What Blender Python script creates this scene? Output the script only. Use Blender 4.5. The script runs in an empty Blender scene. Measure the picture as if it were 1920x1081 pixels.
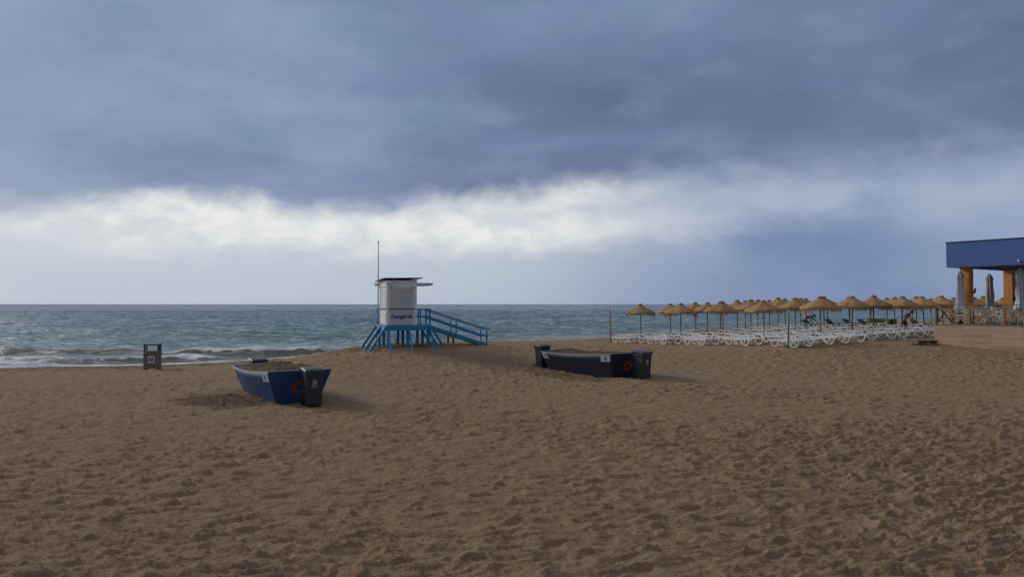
import bpy, math, random
import numpy as np
from mathutils import Vector, Matrix
R = math.radians
random.seed(7)
scene = bpy.context.scene
C = scene.collection
CAMZ = 2.87

# ------------------------------------------------------------------ camera
cd = bpy.data.cameras.new('camera'); cam = bpy.data.objects.new('camera', cd); C.objects.link(cam)
cam.location = (0, 0, CAMZ); cam.rotation_euler = (R(90 + 1.195), 0, 0)
cd.sensor_width = 36; cd.lens = 26.25; cd.clip_start = .1; cd.clip_end = 60000
scene.camera = cam
scene.view_settings.view_transform = 'Standard'
scene.view_settings.look = 'None'
scene.view_settings.exposure = 0; scene.view_settings.gamma = 1

# ------------------------------------------------------------------ node helper
class NT:
    def __init__(s, tree): s.t = tree; s.t.nodes.clear()
    def n(s, typ, **kw):
        nd = s.t.nodes.new(typ)
        for k, v in kw.items(): setattr(nd, k, v)
        return nd
    def put(s, sock, v):
        if v is None: return
        if isinstance(v, bpy.types.NodeSocket): s.t.links.new(v, sock)
        elif isinstance(v, (tuple, list)):
            v = tuple(v)
            if sock.type == 'RGBA' and len(v) == 3: v = v + (1,)
            sock.default_value = v
        else: sock.default_value = v
    def m(s, op, a, b=None, c=None, clamp=False):
        nd = s.n('ShaderNodeMath', operation=op, use_clamp=clamp)
        for i, v in enumerate((a, b, c)): s.put(nd.inputs[i], v)
        return nd.outputs[0]
    def mr(s, v, a, b, c=0., d=1., interp='SMOOTHSTEP'):
        nd = s.n('ShaderNodeMapRange', interpolation_type=interp)
        for i, q in enumerate((v, a, b, c, d)): s.put(nd.inputs[i], q)
        return nd.outputs[0]
    def mix(s, f, a, b, bt='MIX'):
        nd = s.n('ShaderNodeMix', data_type='RGBA', blend_type=bt)
        s.put(nd.inputs[0], f); s.put(nd.inputs[6], a); s.put(nd.inputs[7], b)
        return nd.outputs[2]
    def noise(s, vec, scale, detail=4, rough=.5, dist=0., dim='3D'):
        nd = s.n('ShaderNodeTexNoise', noise_dimensions=dim)
        s.put(nd.inputs['Vector'], vec); s.put(nd.inputs['Scale'], scale); s.put(nd.inputs['Detail'], detail)
        s.put(nd.inputs['Roughness'], rough); s.put(nd.inputs['Distortion'], dist)
        return nd.outputs[0]
    def xyz(s, x, y, z):
        nd = s.n('ShaderNodeCombineXYZ')
        for i, v in enumerate((x, y, z)): s.put(nd.inputs[i], v)
        return nd.outputs[0]
    def sep(s, v):
        nd = s.n('ShaderNodeSeparateXYZ'); s.put(nd.inputs[0], v); return nd.outputs
    def mapping(s, v, scale=(1, 1, 1), rot=(0, 0, 0), loc=(0, 0, 0)):
        nd = s.n('ShaderNodeMapping'); s.put(nd.inputs[0], v)
        nd.inputs['Scale'].default_value = scale; nd.inputs['Rotation'].default_value = rot; nd.inputs['Location'].default_value = loc
        return nd.outputs[0]
    def ramp(s, f, stops, interp='LINEAR'):
        nd = s.n('ShaderNodeValToRGB'); nd.color_ramp.interpolation = interp
        cr = nd.color_ramp
        while len(cr.elements) < len(stops): cr.elements.new(.5)
        for e, (p, c) in zip(cr.elements, stops): e.position = p; e.color = tuple(c) + ((1,) if len(c) == 3 else ())
        s.put(nd.inputs[0], f); return nd.outputs[0]
    def curve(s, f, pts):
        nd = s.n('ShaderNodeFloatCurve'); cu = nd.mapping.curves[0]
        pts = sorted(pts)
        cu.points[0].location = pts[0]; cu.points[1].location = pts[-1]
        for p in pts[1:-1]: cu.points.new(*p)
        nd.mapping.update(); s.put(nd.inputs['Value'], f)
        return nd.outputs[0]
    def bump(s, h, strength, dist, normal=None):
        nd = s.n('ShaderNodeBump'); s.put(nd.inputs['Height'], h)
        nd.inputs['Strength'].default_value = strength; nd.inputs['Distance'].default_value = dist
        s.put(nd.inputs['Normal'], normal); return nd.outputs[0]

# ------------------------------------------------------------------ sky (world)
SUN_EL, SUN_AZ = 25, -57          # azimuth measured from +Y towards +X
world = bpy.data.worlds.new('World'); scene.world = world; world.use_nodes = True
w = NT(world.node_tree)
tc = w.n('ShaderNodeTexCoord')
D = tc.outputs['Generated']; sx, sy, sz = w.sep(D)
A = w.m('MULTIPLY', w.m('ARCTAN2', sx, sy), 57.29578)
EL = w.m('MULTIPLY', w.m('ARCSINE', sz), 57.29578)
def pxa(px, y):
    a = math.atan((px - 960) / 1400); e = math.atan((569.7 - y) / 1400 * math.cos(a))
    return (math.degrees(a) + 60) / 120, math.degrees(e)
An = w.mr(A, -60., 60., 0., 1., 'LINEAR')
nv = w.xyz(w.m('MULTIPLY', A, .06), w.m('MULTIPLY', EL, .14), 0.)
n1 = w.noise(nv, 1.3, 5, .55, .3)
n2 = w.noise(w.mapping(nv, loc=(7, 3, 0), scale=(1.35, .8, 1), rot=(0, 0, R(10))), 3.4, 6, .58, .25)
n3 = w.noise(w.mapping(nv, loc=(17, 9, 0), rot=(0, 0, R(-20)), scale=(.8, 1.0, 1)), 1.15, 3, .45, .2)
n4 = w.noise(w.mapping(nv, loc=(2, 31, 0), rot=(0, 0, R(-25))), 2.4, 4, .45, .2)
n5 = w.noise(w.mapping(nv, loc=(40, 4, 0), rot=(0, 0, R(-30)), scale=(1.2, 1.0, 1)), 4.5, 6, .58, .4)
n6 = w.noise(w.mapping(nv, loc=(9, 77, 0)), 2.0, 3, .5)
ELw = w.m('ADD', EL, w.m('ADD', w.m('MULTIPLY', w.m('SUBTRACT', n2, .5), 3.0), w.m('MULTIPLY', w.m('SUBTRACT', n1, .5), 1.2)))
def ecurve(pts):
    q = [(pxa(px, y)[0], pxa(px, y)[1] / 20) for px, y in pts]
    q = [(0., q[0][1])] + q + [(1., q[-1][1])]
    return w.m('MULTIPLY', w.curve(An, q), 20.)
def bcurve(pts):
    q = [(pxa(px, 0)[0], v) for px, v in pts]
    q = [(0., q[0][1])] + q + [(1., q[-1][1])]
    return w.curve(An, q)
E1 = ecurve([(0, 402), (150, 384), (300, 364), (450, 372), (600, 400), (700, 392), (850, 374), (1000, 356), (1200, 334), (1400, 320), (1550, 310), (1700, 296), (1920, 275)])
E0 = ecurve([(0, 452), (200, 470), (460, 476), (600, 472), (800, 480), (960, 480), (1100, 470), (1250, 462), (1400, 440), (1500, 428), (1700, 428), (1920, 440)])
BR = bcurve([(0, .78), (150, .95), (300, 1.), (850, .96), (1000, .86), (1120, .74), (1250, .56), (1400, .44), (1600, .38), (1750, .28), (1920, .22)])
LOWR = bcurve([(0, .0), (700, .08), (950, .22), (1150, .55), (1350, .85), (1500, 1.), (1700, .92), (1920, .75)])
WU = bcurve([(0, .7), (300, .55), (900, .6), (1200, .7), (1500, .95), (1920, 1.)])
low = w.mix(LOWR, (.50, .57, .66), (.165, .245, .43))
low = w.mix(w.mr(n1, .35, .7, 0., .25), low, (.40, .45, .62))
# the low sky on the left brightens a little upwards
low = w.mix(w.m('MULTIPLY', w.mr(EL, 0., 6., 0., .35), w.m('SUBTRACT', 1., LOWR)), low, (.66, .70, .74))
bandc = w.mix(w.mr(w.m('ADD', w.m('MULTIPLY', n4, .5), w.m('MULTIPLY', n5, .5)), .38, .6), (.62, .665, .71), (.84, .84, .82))
bandc = w.mix(w.mr(BR, .92, .42), bandc, w.mix(w.mr(n4, .35, .65), (.30, .37, .52), (.44, .50, .62)))
d0 = w.m('SUBTRACT', ELw, E0)
m0 = w.m('MULTIPLY', w.mr(d0, -.9, 1.6), w.mr(BR, .05, .6, .25, 1.))
col = w.mix(m0, low, bandc)
upL = (.192, .265, .41); upD = (.108, .150, .252)
uf = w.m('ADD', w.mr(A, -34., 12., 0., .75, 'LINEAR'), w.m('MULTIPLY', w.m('SUBTRACT', n3, .5), 1.5))
uf = w.m('ADD', uf, w.m('MULTIPLY', w.m('SUBTRACT', n5, .5), .30))
up = w.ramp(uf, [(0., (.26, .335, .48)), (.3, upL), (.62, (.145, .195, .325)), (1., upD)])
up = w.mix(w.mr(n4, .5, .72, 0., .35), up, (.24, .32, .45))
up = w.mix(w.mr(EL, 14., 21., 0., .22), up, (.23, .32, .48))
up = w.mix(w.mr(n6, .42, .62, 0., .5), up, w.mix(1., up, (1.06, .95, 1.08), 'MULTIPLY'))
d1 = w.m('SUBTRACT', ELw, E1)
m1 = w.mr(w.m('DIVIDE', d1, WU), -2.0, 2.2)
col = w.mix(m1, col, up)
# overhead the deck is thinner and greyer, inland it is darker
col = w.mix(w.mr(EL, 24., 60.), col, (.33, .36, .41))
col = w.mix(w.mr(sy, .25, -.45, 0., .45), col, (.16, .18, .22))
sky = w.n('ShaderNodeTexSky', sky_type='NISHITA', sun_disc=False, sun_elevation=R(SUN_EL), sun_rotation=R(SUN_AZ))
skyd = w.mix(1., sky.outputs[0], (.08, .08, .08), 'MULTIPLY')
col = w.mix(.05, col, skyd)
bg = w.n('ShaderNodeBackground'); w.put(bg.inputs[0], col); bg.inputs[1].default_value = 1.0
wo = w.n('ShaderNodeOutputWorld'); w.put(wo.inputs[0], bg.outputs[0])

sl = bpy.data.lights.new('sun', 'SUN'); sl.energy = 1.8; sl.angle = R(17); sl.color = (1, .93, .82)
so = bpy.data.objects.new('sun', sl); C.objects.link(so)
sd = Vector((math.sin(R(SUN_AZ)) * math.cos(R(SUN_EL)), math.cos(R(SUN_AZ)) * math.cos(R(SUN_EL)), math.sin(R(SUN_EL))))
so.rotation_euler = sd.to_track_quat('Z', 'Y').to_euler()

# ------------------------------------------------------------------ materials
def mat(name, color, rough=.6, metallic=0., var=.12, scale=6., bump=.0, bscale=30., spec=.5, stretch=(1, 1, 1), grime=None):
    m = bpy.data.materials.new(name); m.use_nodes = True; t = NT(m.node_tree)
    co = t.n('ShaderNodeTexCoord').outputs['Object']
    v = t.mapping(co, scale=stretch)
    n = t.noise(v, scale, 5, .6)
    c = Vector(color)
    col = t.mix(t.mr(n, .3, .7), tuple(c * (1 - var)), tuple(c * (1 + var)))
    if grime:
        g = t.noise(t.mapping(v, loc=(5, 5, 5)), scale * .5, 6, .65)
        col = t.mix(t.mr(g, .5, .72, 0., .55), col, grime)
    p = t.n('ShaderNodeBsdfPrincipled'); t.put(p.inputs['Base Color'], col)
    t.put(p.inputs['Roughness'], t.mr(n, .2, .8, rough - .08, rough + .08)); p.inputs['Metallic'].default_value = metallic
    p.inputs['Specular IOR Level'].default_value = spec
    if bump:
        t.put(p.inputs['Normal'], t.bump(t.noise(v, bscale, 4, .6), bump, .01))
    o = t.n('ShaderNodeOutputMaterial'); t.put(o.inputs[0], p.outputs[0])
    return m
M = dict(
 white=mat('white_paint', (.76, .76, .76), .5, var=.06, scale=3, bump=.1, grime=(.40, .38, .35)),
 slat=mat('grey_white_slats', (.60, .59, .58), .6, var=.08, scale=4),
 blue=mat('turquoise_blue_paint', (.02, .24, .44), .5, var=.2, scale=5, bump=.15, grime=(.03, .10, .17)),
 letter=mat('blue_lettering', (.012, .09, .27), .5),
 green=mat('green_sill', (.03, .12, .14), .5),
 red=mat('red_print', (.5, .05, .05), .6),
 metal=mat('grey_metal', (.34, .35, .37), .4, .6),
 solar=mat('solar_panel_dark', (.012, .014, .02), .25),
 hull1=mat('blue_hull_paint', (.014, .062, .185), .55, var=.12, scale=1.5, bump=.05, grime=(.018, .045, .10)),
 hull2=mat('navy_hull_paint', (.009, .015, .046), .6, var=.15, scale=1.5, bump=.05, grime=(.010, .015, .03)),
 trim=mat('pale_gunwale', (.20, .23, .31), .5, var=.2),
 orange=mat('orange_emblem', (.29, .065, .02), .6, var=.25, scale=9),
 bin=mat('charcoal_bin_plastic', (.028, .032, .038), .45, var=.15, bump=.1, bscale=60),
 lid=mat('dark_bin_lid', (.035, .038, .045), .35, var=.25),
 rubber=mat('black_rubber', (.012, .012, .012), .7),
 crest=mat('white_print', (.5, .5, .52), .6),
 plate=mat('white_plate', (.62, .64, .66), .5, var=.05),
 black=mat('black_print', (.02, .02, .02), .6),
 wood=mat('weathered_brown_planks', (.215, .155, .112), .8, var=.3, scale=3, stretch=(14, 14, 1), bump=.3),
 darkwood=mat('dark_frame_wood', (.035, .035, .035), .7, var=.2),
 pole=mat('parasol_pole_wood', (.25, .185, .11), .8, var=.3, scale=4, stretch=(8, 8, 1)),
 poledark=mat('dark_pole_wood', (.10, .08, .06), .8, var=.3, scale=4, stretch=(8, 8, 1)),
 plastic=mat('white_plastic', (.74, .75, .74), .4, var=.04, grime=(.50, .49, .46)),
 brown=mat('dark_brown_plastic', (.05, .032, .025), .5),
 fblue=mat('blue_render_wall', (.055, .12, .355), .7, var=.04, scale=1.2, bump=.1),
 soffit=mat('dark_soffit', (.035, .038, .05), .8),
 ocol=mat('orange_render_column', (.60, .26, .055), .75, var=.08, scale=2, bump=.15),
 fence=mat('fence_timber', (.29, .175, .075), .75, var=.3, scale=3, stretch=(3, 3, 3), bump=.3),
 rail=mat('top_rail_timber', (.20, .115, .075), .7, var=.2),
 canvas=mat('folded_canvas', (.52, .54, .58), .8, var=.12, scale=5, bump=.3, bscale=12),
 canvas2=mat('folded_canvas_beige', (.36, .35, .34), .8, var=.12, scale=5, bump=.3, bscale=12),
 deck=mat('deck_tiles', (.20, .17, .15), .7, var=.2),
 chairw=mat('white_chair_frame', (.72, .71, .68), .5, var=.08),
 table=mat('table_top', (.33, .30, .27), .5),
 skin=mat('skin', (.36, .19, .12), .6, var=.05),
 hair=mat('dark_hair', (.012, .010, .010), .5),
 blackc=mat('black_clothes', (.014, .014, .016), .9),
 pink=mat('red_shirt_cloth', (.32, .035, .07), .9),
 greyc=mat('grey_trousers_cloth', (.11, .11, .10), .9),
 yellow=mat('yellow_green_foam', (.36, .37, .04), .6, var=.25, scale=2),
 greenf=mat('green_foam', (.12, .22, .03), .6, var=.25, scale=2),
)
def straw_material():
    m = bpy.data.materials.new('straw_thatch'); m.use_nodes = True; t = NT(m.node_tree)
    co = t.n('ShaderNodeTexCoord').outputs['Object']; x, y, z = t.sep(co)
    ang = t.m('ARCTAN2', y, x); rad = t.m('SQRT', t.m('ADD', t.m('MULTIPLY', x, x), t.m('MULTIPLY', y, y)))
    v = t.xyz(t.m('MULTIPLY', ang, 26.), t.m('MULTIPLY', rad, 3.), t.m('MULTIPLY', z, 2.))
    n = t.noise(v, 1., 5, .65); n2 = t.noise(co, 2.2, 3, .5)
    oi = t.n('ShaderNodeObjectInfo').outputs['Random']
    c = t.ramp(n, [(.28, (.22, .125, .055)), (.5, (.44, .26, .118)), (.75, (.60, .38, .19))])
    c = t.mix(t.mr(n2, .4, .7, 0., .4), c, (.33, .19, .095))
    c = t.mix(t.mr(oi, 0., 1., 0., .35), c, (.28, .16, .08))
    p = t.n('ShaderNodeBsdfPrincipled'); t.put(p.inputs['Base Color'], c); p.inputs['Roughness'].default_value = .9
    p.inputs['Specular IOR Level'].default_value = .15
    t.put(p.inputs['Normal'], t.bump(n, .6, .03))
    t.put(t.n('ShaderNodeOutputMaterial').inputs[0], p.outputs[0]); return m
M['straw'] = straw_material()
def cladding_material():
    m = bpy.data.materials.new('wood_plank_cladding'); m.use_nodes = True; t = NT(m.node_tree)
    co = t.n('ShaderNodeTexCoord').outputs['Object']; x, y, z = t.sep(co)
    row = t.m('FLOOR', t.m('MULTIPLY', z, 9.)); panel = t.m('FLOOR', t.m('MULTIPLY', x, .72))
    wn = t.n('ShaderNodeTexWhiteNoise', noise_dimensions='3D'); t.put(wn.inputs[0], t.xyz(row, panel, 0.))
    g = t.noise(t.xyz(t.m('MULTIPLY', x, 1.6), t.m('MULTIPLY', row, 3.7), t.m('MULTIPLY', z, 30.)), 1.2, 5, .6)
    f = t.m('ADD', t.m('MULTIPLY', wn.outputs[0], .45), t.m('MULTIPLY', g, .6))
    c = t.ramp(f, [(.15, (.29, .185, .12)), (.5, (.44, .30, .205)), (.9, (.55, .39, .275))])
    jz = t.m('FRACT', t.m('MULTIPLY', z, 9.)); jx = t.m('FRACT', t.m('MULTIPLY', x, .72))
    c = t.mix(t.mr(jz, .96, 1., 0., .5), c, (.10, .065, .045)); c = t.mix(t.mr(jx, .985, 1., 0., .7), c, (.10, .065, .045))
    p = t.n('ShaderNodeBsdfPrincipled'); t.put(p.inputs['Base Color'], c); p.inputs['Roughness'].default_value = .6
    t.put(t.n('ShaderNodeOutputMaterial').inputs[0], p.outputs[0]); return m
M['clad'] = cladding_material()

def sand_material(name='beach_sand', dark=1.0, attrs=True):
    m = bpy.data.materials.new(name); m.use_nodes = True; t = NT(m.node_tree)
    co = t.n('ShaderNodeTexCoord').outputs['Object']
    grain = t.noise(co, 95., 3, .8); mid = t.noise(co, 46., 4, .75); big = t.noise(co, .35, 4, .55); patch = t.noise(co, 2.4, 5, .6)
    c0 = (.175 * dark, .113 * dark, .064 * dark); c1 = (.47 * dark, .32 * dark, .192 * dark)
    c = t.mix(t.mr(t.m('ADD', t.m('MULTIPLY', grain, .45), t.m('MULTIPLY', mid, .55)), .36, .64, -.35, 1.35, 'LINEAR'), c0, c1)
    c = t.mix(t.mr(big, .35, .68, 0., .5), c, (.30 * dark, .20 * dark, .122 * dark))
    c = t.mix(t.mr(patch, .45, .75, 0., .35), c, (.20 * dark, .135 * dark, .095 * dark))
    # scattered pale and dark grains / shell chips
    vo = t.n('ShaderNodeTexVoronoi', feature='F1'); t.put(vo.inputs['Vector'], co); vo.inputs['Scale'].default_value = 42.
    chip = t.m('MULTIPLY', t.mr(vo.outputs['Distance'], .2, .12), t.mr(t.sep(vo.outputs['Color'])[0], .88, .92))
    c = t.mix(t.m('MULTIPLY', chip, .7), c, (.52, .46, .38))
    chip2 = t.m('MULTIPLY', t.mr(vo.outputs['Distance'], .3, .15), t.mr(t.sep(vo.outputs['Color'])[1], .74, .78))
    c = t.mix(t.m('MULTIPLY', chip2, .7), c, (.06, .04, .03))
    rough = .95
    if attrs:
        at = t.n('ShaderNodeAttribute', attribute_name='cover'); damp_dark, grey, weed = t.sep(at.outputs['Vector'])
        c = t.mix(t.m('MULTIPLY', damp_dark, .75), c, (.085, .058, .042))
        c = t.mix(t.m('MULTIPLY', grey, .4), c, (.27, .225, .185))
        wn = t.noise(t.mapping(co, scale=(1, 2.5, 1)), 3.5, 5, .6)
        c = t.mix(t.m('MULTIPLY', weed, t.mr(wn, .42, .56, 0., .9)), c, (.09, .095, .035))
    p = t.n('ShaderNodeBsdfPrincipled'); t.put(p.inputs['Base Color'], c); p.inputs['Roughness'].default_value = rough
    p.inputs['Specular IOR Level'].default_value = .1
    b1 = t.bump(mid, .8, .022); b2 = t.bump(t.noise(co, 110., 3, .7), .8, .009, b1)
    b3 = t.bump(t.noise(t.mapping(co, scale=(1, 1.9, 1), rot=(0, 0, R(-8))), 6.5, 5, .6), .5, .05, b2)
    t.put(p.inputs['Normal'], b3)
    t.put(t.n('ShaderNodeOutputMaterial').inputs[0], p.outputs[0]); return m
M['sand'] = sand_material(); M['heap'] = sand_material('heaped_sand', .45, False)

def sea_material():
    m = bpy.data.materials.new('sea_water'); m.use_nodes = True; t = NT(m.node_tree)
    geo = t.n('ShaderNodeNewGeometry').outputs['Position']; x, y, z = t.sep(geo)
    at = t.n('ShaderNodeAttribute', attribute_name='sea'); off, foam, face = t.sep(at.outputs['Vector'])
    lo = t.m('LOGARITHM', t.m('MAXIMUM', off, 1.), 10.)          # 0 at 1 m .. 4 at 10 km
    big = t.noise(t.mapping(geo, scale=(.012, .03, 0)), 1., 4, .55)
    f = t.m('ADD', t.m('MULTIPLY', lo, .25), t.m('MULTIPLY', t.m('SUBTRACT', big, .5), .16))
    c = t.ramp(f, [(0., (.19, .17, .14)), (.2, (.15, .17, .155)), (.30, (.17, .26, .26)), (.45, (.145, .24, .26)), (.62, (.09, .15, .21)), (.78, (.050, .085, .150)), (1., (.042, .070, .135))])
    c = t.mix(face, c, (.155, .142, .112))
    # wind streaks and whitecaps, in sea-surface coordinates
    s1 = t.noise(t.mapping(geo, scale=(.45, 1.5, 0), rot=(0, 0, R(6))), 1., 6, .68, .6)
    s2 = t.noise(t.mapping(geo, scale=(.10, .34, 0), rot=(0, 0, R(-5))), 1., 6, .7, .4)
    s3 = t.noise(t.mapping(geo, scale=(.02, .075, 0)), 1., 6, .75, .3)
    pat = t.noise(t.mapping(geo, scale=(.02, .035, 0), loc=(3, 8, 0)), 1., 3, .5)
    near = t.mr(off, 40., 15.)
    thr = t.m('SUBTRACT', .612, t.m('MULTIPLY', t.mr(pat, .4, .65), .07))
    fo = t.m('MULTIPLY', t.mr(s1, thr, t.m('ADD', thr, .08)), t.mr(off, 160., 60., 0., .85))
    fo = t.m('MAXIMUM', fo, t.m('MULTIPLY', t.mr(s2, .575, .68), t.mr(off, 700., 150., 0., .5)))
    fo = t.m('MAXIMUM', fo, t.m('MULTIPLY', t.mr(s3, .62, .72), t.mr(off, 80., 500., 0., .30)))
    fo = t.m('MULTIPLY', fo, t.mr(face, .2, .9, 1., .15))
    fn = t.noise(t.mapping(geo, scale=(2.2, 3.2, 3.)), 1., 6, .72, .8)
    fo2 = t.mr(t.m('ADD', t.m('MULTIPLY', fn, .8), foam), .78, 1.05)
    fo = t.m('MAXIMUM', fo, fo2)
    c = t.mix(fo, c, (.74, .76, .77))
    p = t.n('ShaderNodeBsdfPrincipled'); t.put(p.inputs['Base Color'], c)
    t.put(p.inputs['Roughness'], t.mr(fo, 0., 1., .24, .8)); p.inputs['IOR'].default_value = 1.33
    p.inputs['Specular IOR Level'].default_value = .38
    b = t.bump(s3, .9, 2.2); b = t.bump(s2, .9, .65, b); b = t.bump(s1, .8, .22, b)
    b = t.bump(t.noise(t.mapping(geo, scale=(2., 5., 0)), 1., 5, .65), .6, .05, b)
    t.put(p.inputs['Normal'], b)
    t.put(t.n('ShaderNodeOutputMaterial').inputs[0], p.outputs[0]); return m
M['sea'] = sea_material()

# ------------------------------------------------------------------ terrain functions
def h2(ix, iy, seed):
    n = (ix.astype(np.int64) * 374761393 + iy.astype(np.int64) * 668265263 + seed * 1442695041) & 0xffffffff
    n = ((n ^ (n >> 13)) * 1274126177) & 0xffffffff
    n = (n ^ (n >> 16)) & 0xffff
    return n / 65536.0 * 2 * np.pi
def perlin(x, y, seed=0):
    x = np.asarray(x, float) + seed * 17.31 + 3.4; y = np.asarray(y, float) + seed * 9.73 + 5.7
    x0 = np.floor(x); y0 = np.floor(y); fx = x - x0; fy = y - y0
    def g(ax, ay):
        a = h2(x0 + ax, y0 + ay, seed); return np.cos(a) * (fx - ax) + np.sin(a) * (fy - ay)
    u = fx ** 3 * (fx * (fx * 6 - 15) + 10); v = fy ** 3 * (fy * (fy * 6 - 15) + 10)
    a = g(0, 0) * (1 - u) + g(1, 0) * u; b = g(0, 1) * (1 - u) + g(1, 1) * u
    return (a * (1 - v) + b * v) * 1.5
def sstep(x, a, b):
    t = np.clip((x - a) / (b - a), 0, 1); return t * t * (3 - 2 * t)
O = (18.6, 45.1); AX = (.82, .57); BX = (-.57, .82)
def at_(x, y):
    dx = np.asarray(x, float) - O[0]; dy = np.asarray(y, float) - O[1]
    return dx * AX[0] + dy * AX[1], dx * BX[0] + dy * BX[1]
SHA = [-400, -150, -68, -40.4, -35, -31, -25.5, -18, -9, 6.5, 31.5, 80, 400]
SHT = [270, 96, 38, 18.4, 16.5, 16.0, 17.5, 18.8, 20, 23, 25.4, 27, 30]
def shore_s(x, y):           # >0 inland, metres from the waterline
    a, t = at_(x, y); return np.interp(a, SHA, SHT) - t
CP = np.array([(0,3,0),(-12,3,0),(12,3,0),(0,12,0),(-12,12,0),(12,12,.0),(-25,15,0),(25,15,.1),(-10,20,0),(9,21,.04),(-7,24,0),(4,29,0),(-18,28,-.05),
 (-17,34,-.13),(-26,33,-.14),(-45,25,-.1),(-6.1,36.5,.72),(-3,37,.73),(-5,40,.76),(-5.5,43,.74),(-1,39,.71),(0,43,.58),(3,46,.46),(6.6,50,.32),(-8.3,41.5,.62),
 (-9.3,42,.42),(-10.7,42,.12),(-13,38,-.08),(-8.5,36,.4),(-5,33,.22),(0,33.5,.12),(8,34,.15),(5,39,.42),(10,52,.25),(9.9,57.6,.34),(14,46,.48),(14.2,38.3,.66),(17,38.6,.70),(18.6,45.1,.82),(22.6,40,.76),
 (25.5,36.5,.53),(29,52.3,.95),(24,50,.92),(15,52,.62),(20,60,.75),(30,66,.85),(40,60,.95),(60,75,.9),(35,35,.7),(22,28,.3),(14,31,.22),(80,50,.9),(60,20,.3),(-60,10,0),(0,-8,0),(0,56,.3)])
def tps(r2): return np.where(r2 > 1e-9, .5 * r2 * np.log(np.maximum(r2, 1e-9)), 0)
def _fit():
    P = CP[:, :2]; n = len(P); r2 = ((P[:, None] - P[None]) ** 2).sum(-1)
    K = tps(r2) + np.eye(n) * 3.0; Q = np.c_[np.ones(n), P]
    L = np.block([[K, Q], [Q.T, np.zeros((3, 3))]])
    return np.linalg.solve(L, np.r_[CP[:, 2], np.zeros(3)])
WT = _fit()
def plateau(x, y):
    x = np.asarray(x, float); y = np.asarray(y, float)
    z = WT[-3] + WT[-2] * x + WT[-1] * y
    for (cx, cy, _), k in zip(CP, WT): z = z + k * tps((x - cx) ** 2 + (y - cy) ** 2)
    return np.clip(z, -.16, 1.0)
SEA = -.30
def ground(x, y):
    s = shore_s(x, y); p = plateau(x, y)
    z = SEA + (p - SEA) * sstep(s, -1.5, 5.2)
    return np.where(s < -1.5, SEA - .1 * (-1.5 - s), z - .12 * sstep(-s, -1.5, 1.5) * 1.0)
def G(x, y): return float(ground(np.array([x]), np.array([y]))[0])

def worley(x, y, seed):
    x = x + 11.37 * seed + .4; y = y + 7.91 * seed
    x0 = np.floor(x); y0 = np.floor(y); best = np.full(np.shape(x), 9.0)
    for ax in (-1, 0, 1):
        for ay in (-1, 0, 1):
            a = h2(x0 + ax, y0 + ay, seed); b = h2(x0 + ax, y0 + ay, seed + 77)
            dx = x0 + ax + .5 + .42 * np.cos(a) - x; dy = y0 + ay + .5 + .42 * np.cos(b) - y
            best = np.minimum(best, dx * dx + dy * dy)
    return best
def ripples(x, y, d):
    x = np.asarray(x, float); y = np.asarray(y, float); x_, y_ = x, y
    x = x * 1.3; y = y * 1.3
    wx = x + .12 * perlin(x * 1.3, y * 1.3, 11) + .05 * perlin(x * 5, y * 5, 13); wy = y + .11 * perlin(x * 1.3, y * 1.3, 12) + .022 * perlin(x * 5, y * 6, 14) - x * .16
    w1 = worley(wx * 1.5, wy * 2.5, 1); w2 = worley(wx * 2.9, wy * 5.0, 2)
    v1 = .5 + .5 * np.clip(1.6 * perlin(x * .8, y * 1.0, 15) + .3, -1, 1)
    h = .085 * w1 * (.6 + .4 * v1) + .040 * w2 * (1.15 - .35 * v1) + .006 * perlin(wx * 7, wy * 9, 3) + .008 * perlin(x * 11, y * 14, 4)
    rdl = 1 - np.minimum(np.abs(perlin(wx * 1.0, wy * 2.4, 8)) * 2.2, 1)
    def thin(sx, sy, seed, k): return np.clip(1 - np.abs(perlin(wx * sx, wy * sy, seed)) * k, 0, 1)
    h = h + .034 * rdl ** 1.8 + .050 * thin(.62, 2.3, 9, 5.0) + .036 * thin(1.2, 4.0, 10, 4.5) + .016 * thin(2.6, 7.5, 17, 3.5)
    if np.size(x) > 1: h = h + .010 * worley(wx * 8.5, wy * 10.5, 16) * (1 - sstep(d, 14, 26))
    h = h / 1.25; x, y = x_, y_
    rr = np.hypot(x - 2, y - 14); arc = (y > 14) & (x > 2)
    tr = np.maximum(np.exp(-((rr - 14.4) / .22) ** 2), np.exp(-((rr - 16.0) / .22) ** 2)) * arc
    tr = np.maximum(tr, .8 * np.exp(-((y - 19.5 - .18 * x - .004 * x * x) / .2) ** 2) * sstep(x, 0, 3)) ; tr = np.maximum(tr, .8 * np.exp(-((y - 21.2 - .18 * x - .004 * x * x) / .2) ** 2) * sstep(x, 0, 3))
    h = h * (1 - .65 * tr) + tr * (.012 * np.sin(28 * np.arctan2(y - 14, x - 2) * 3) - .01)
    big = perlin(x * .45, y * .6, 5) * .022
    amp = .95 + .5 * perlin(x * .13, y * .17, 7)
    return (h - .07) * np.clip(amp, .78, 1.2) + big

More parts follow.
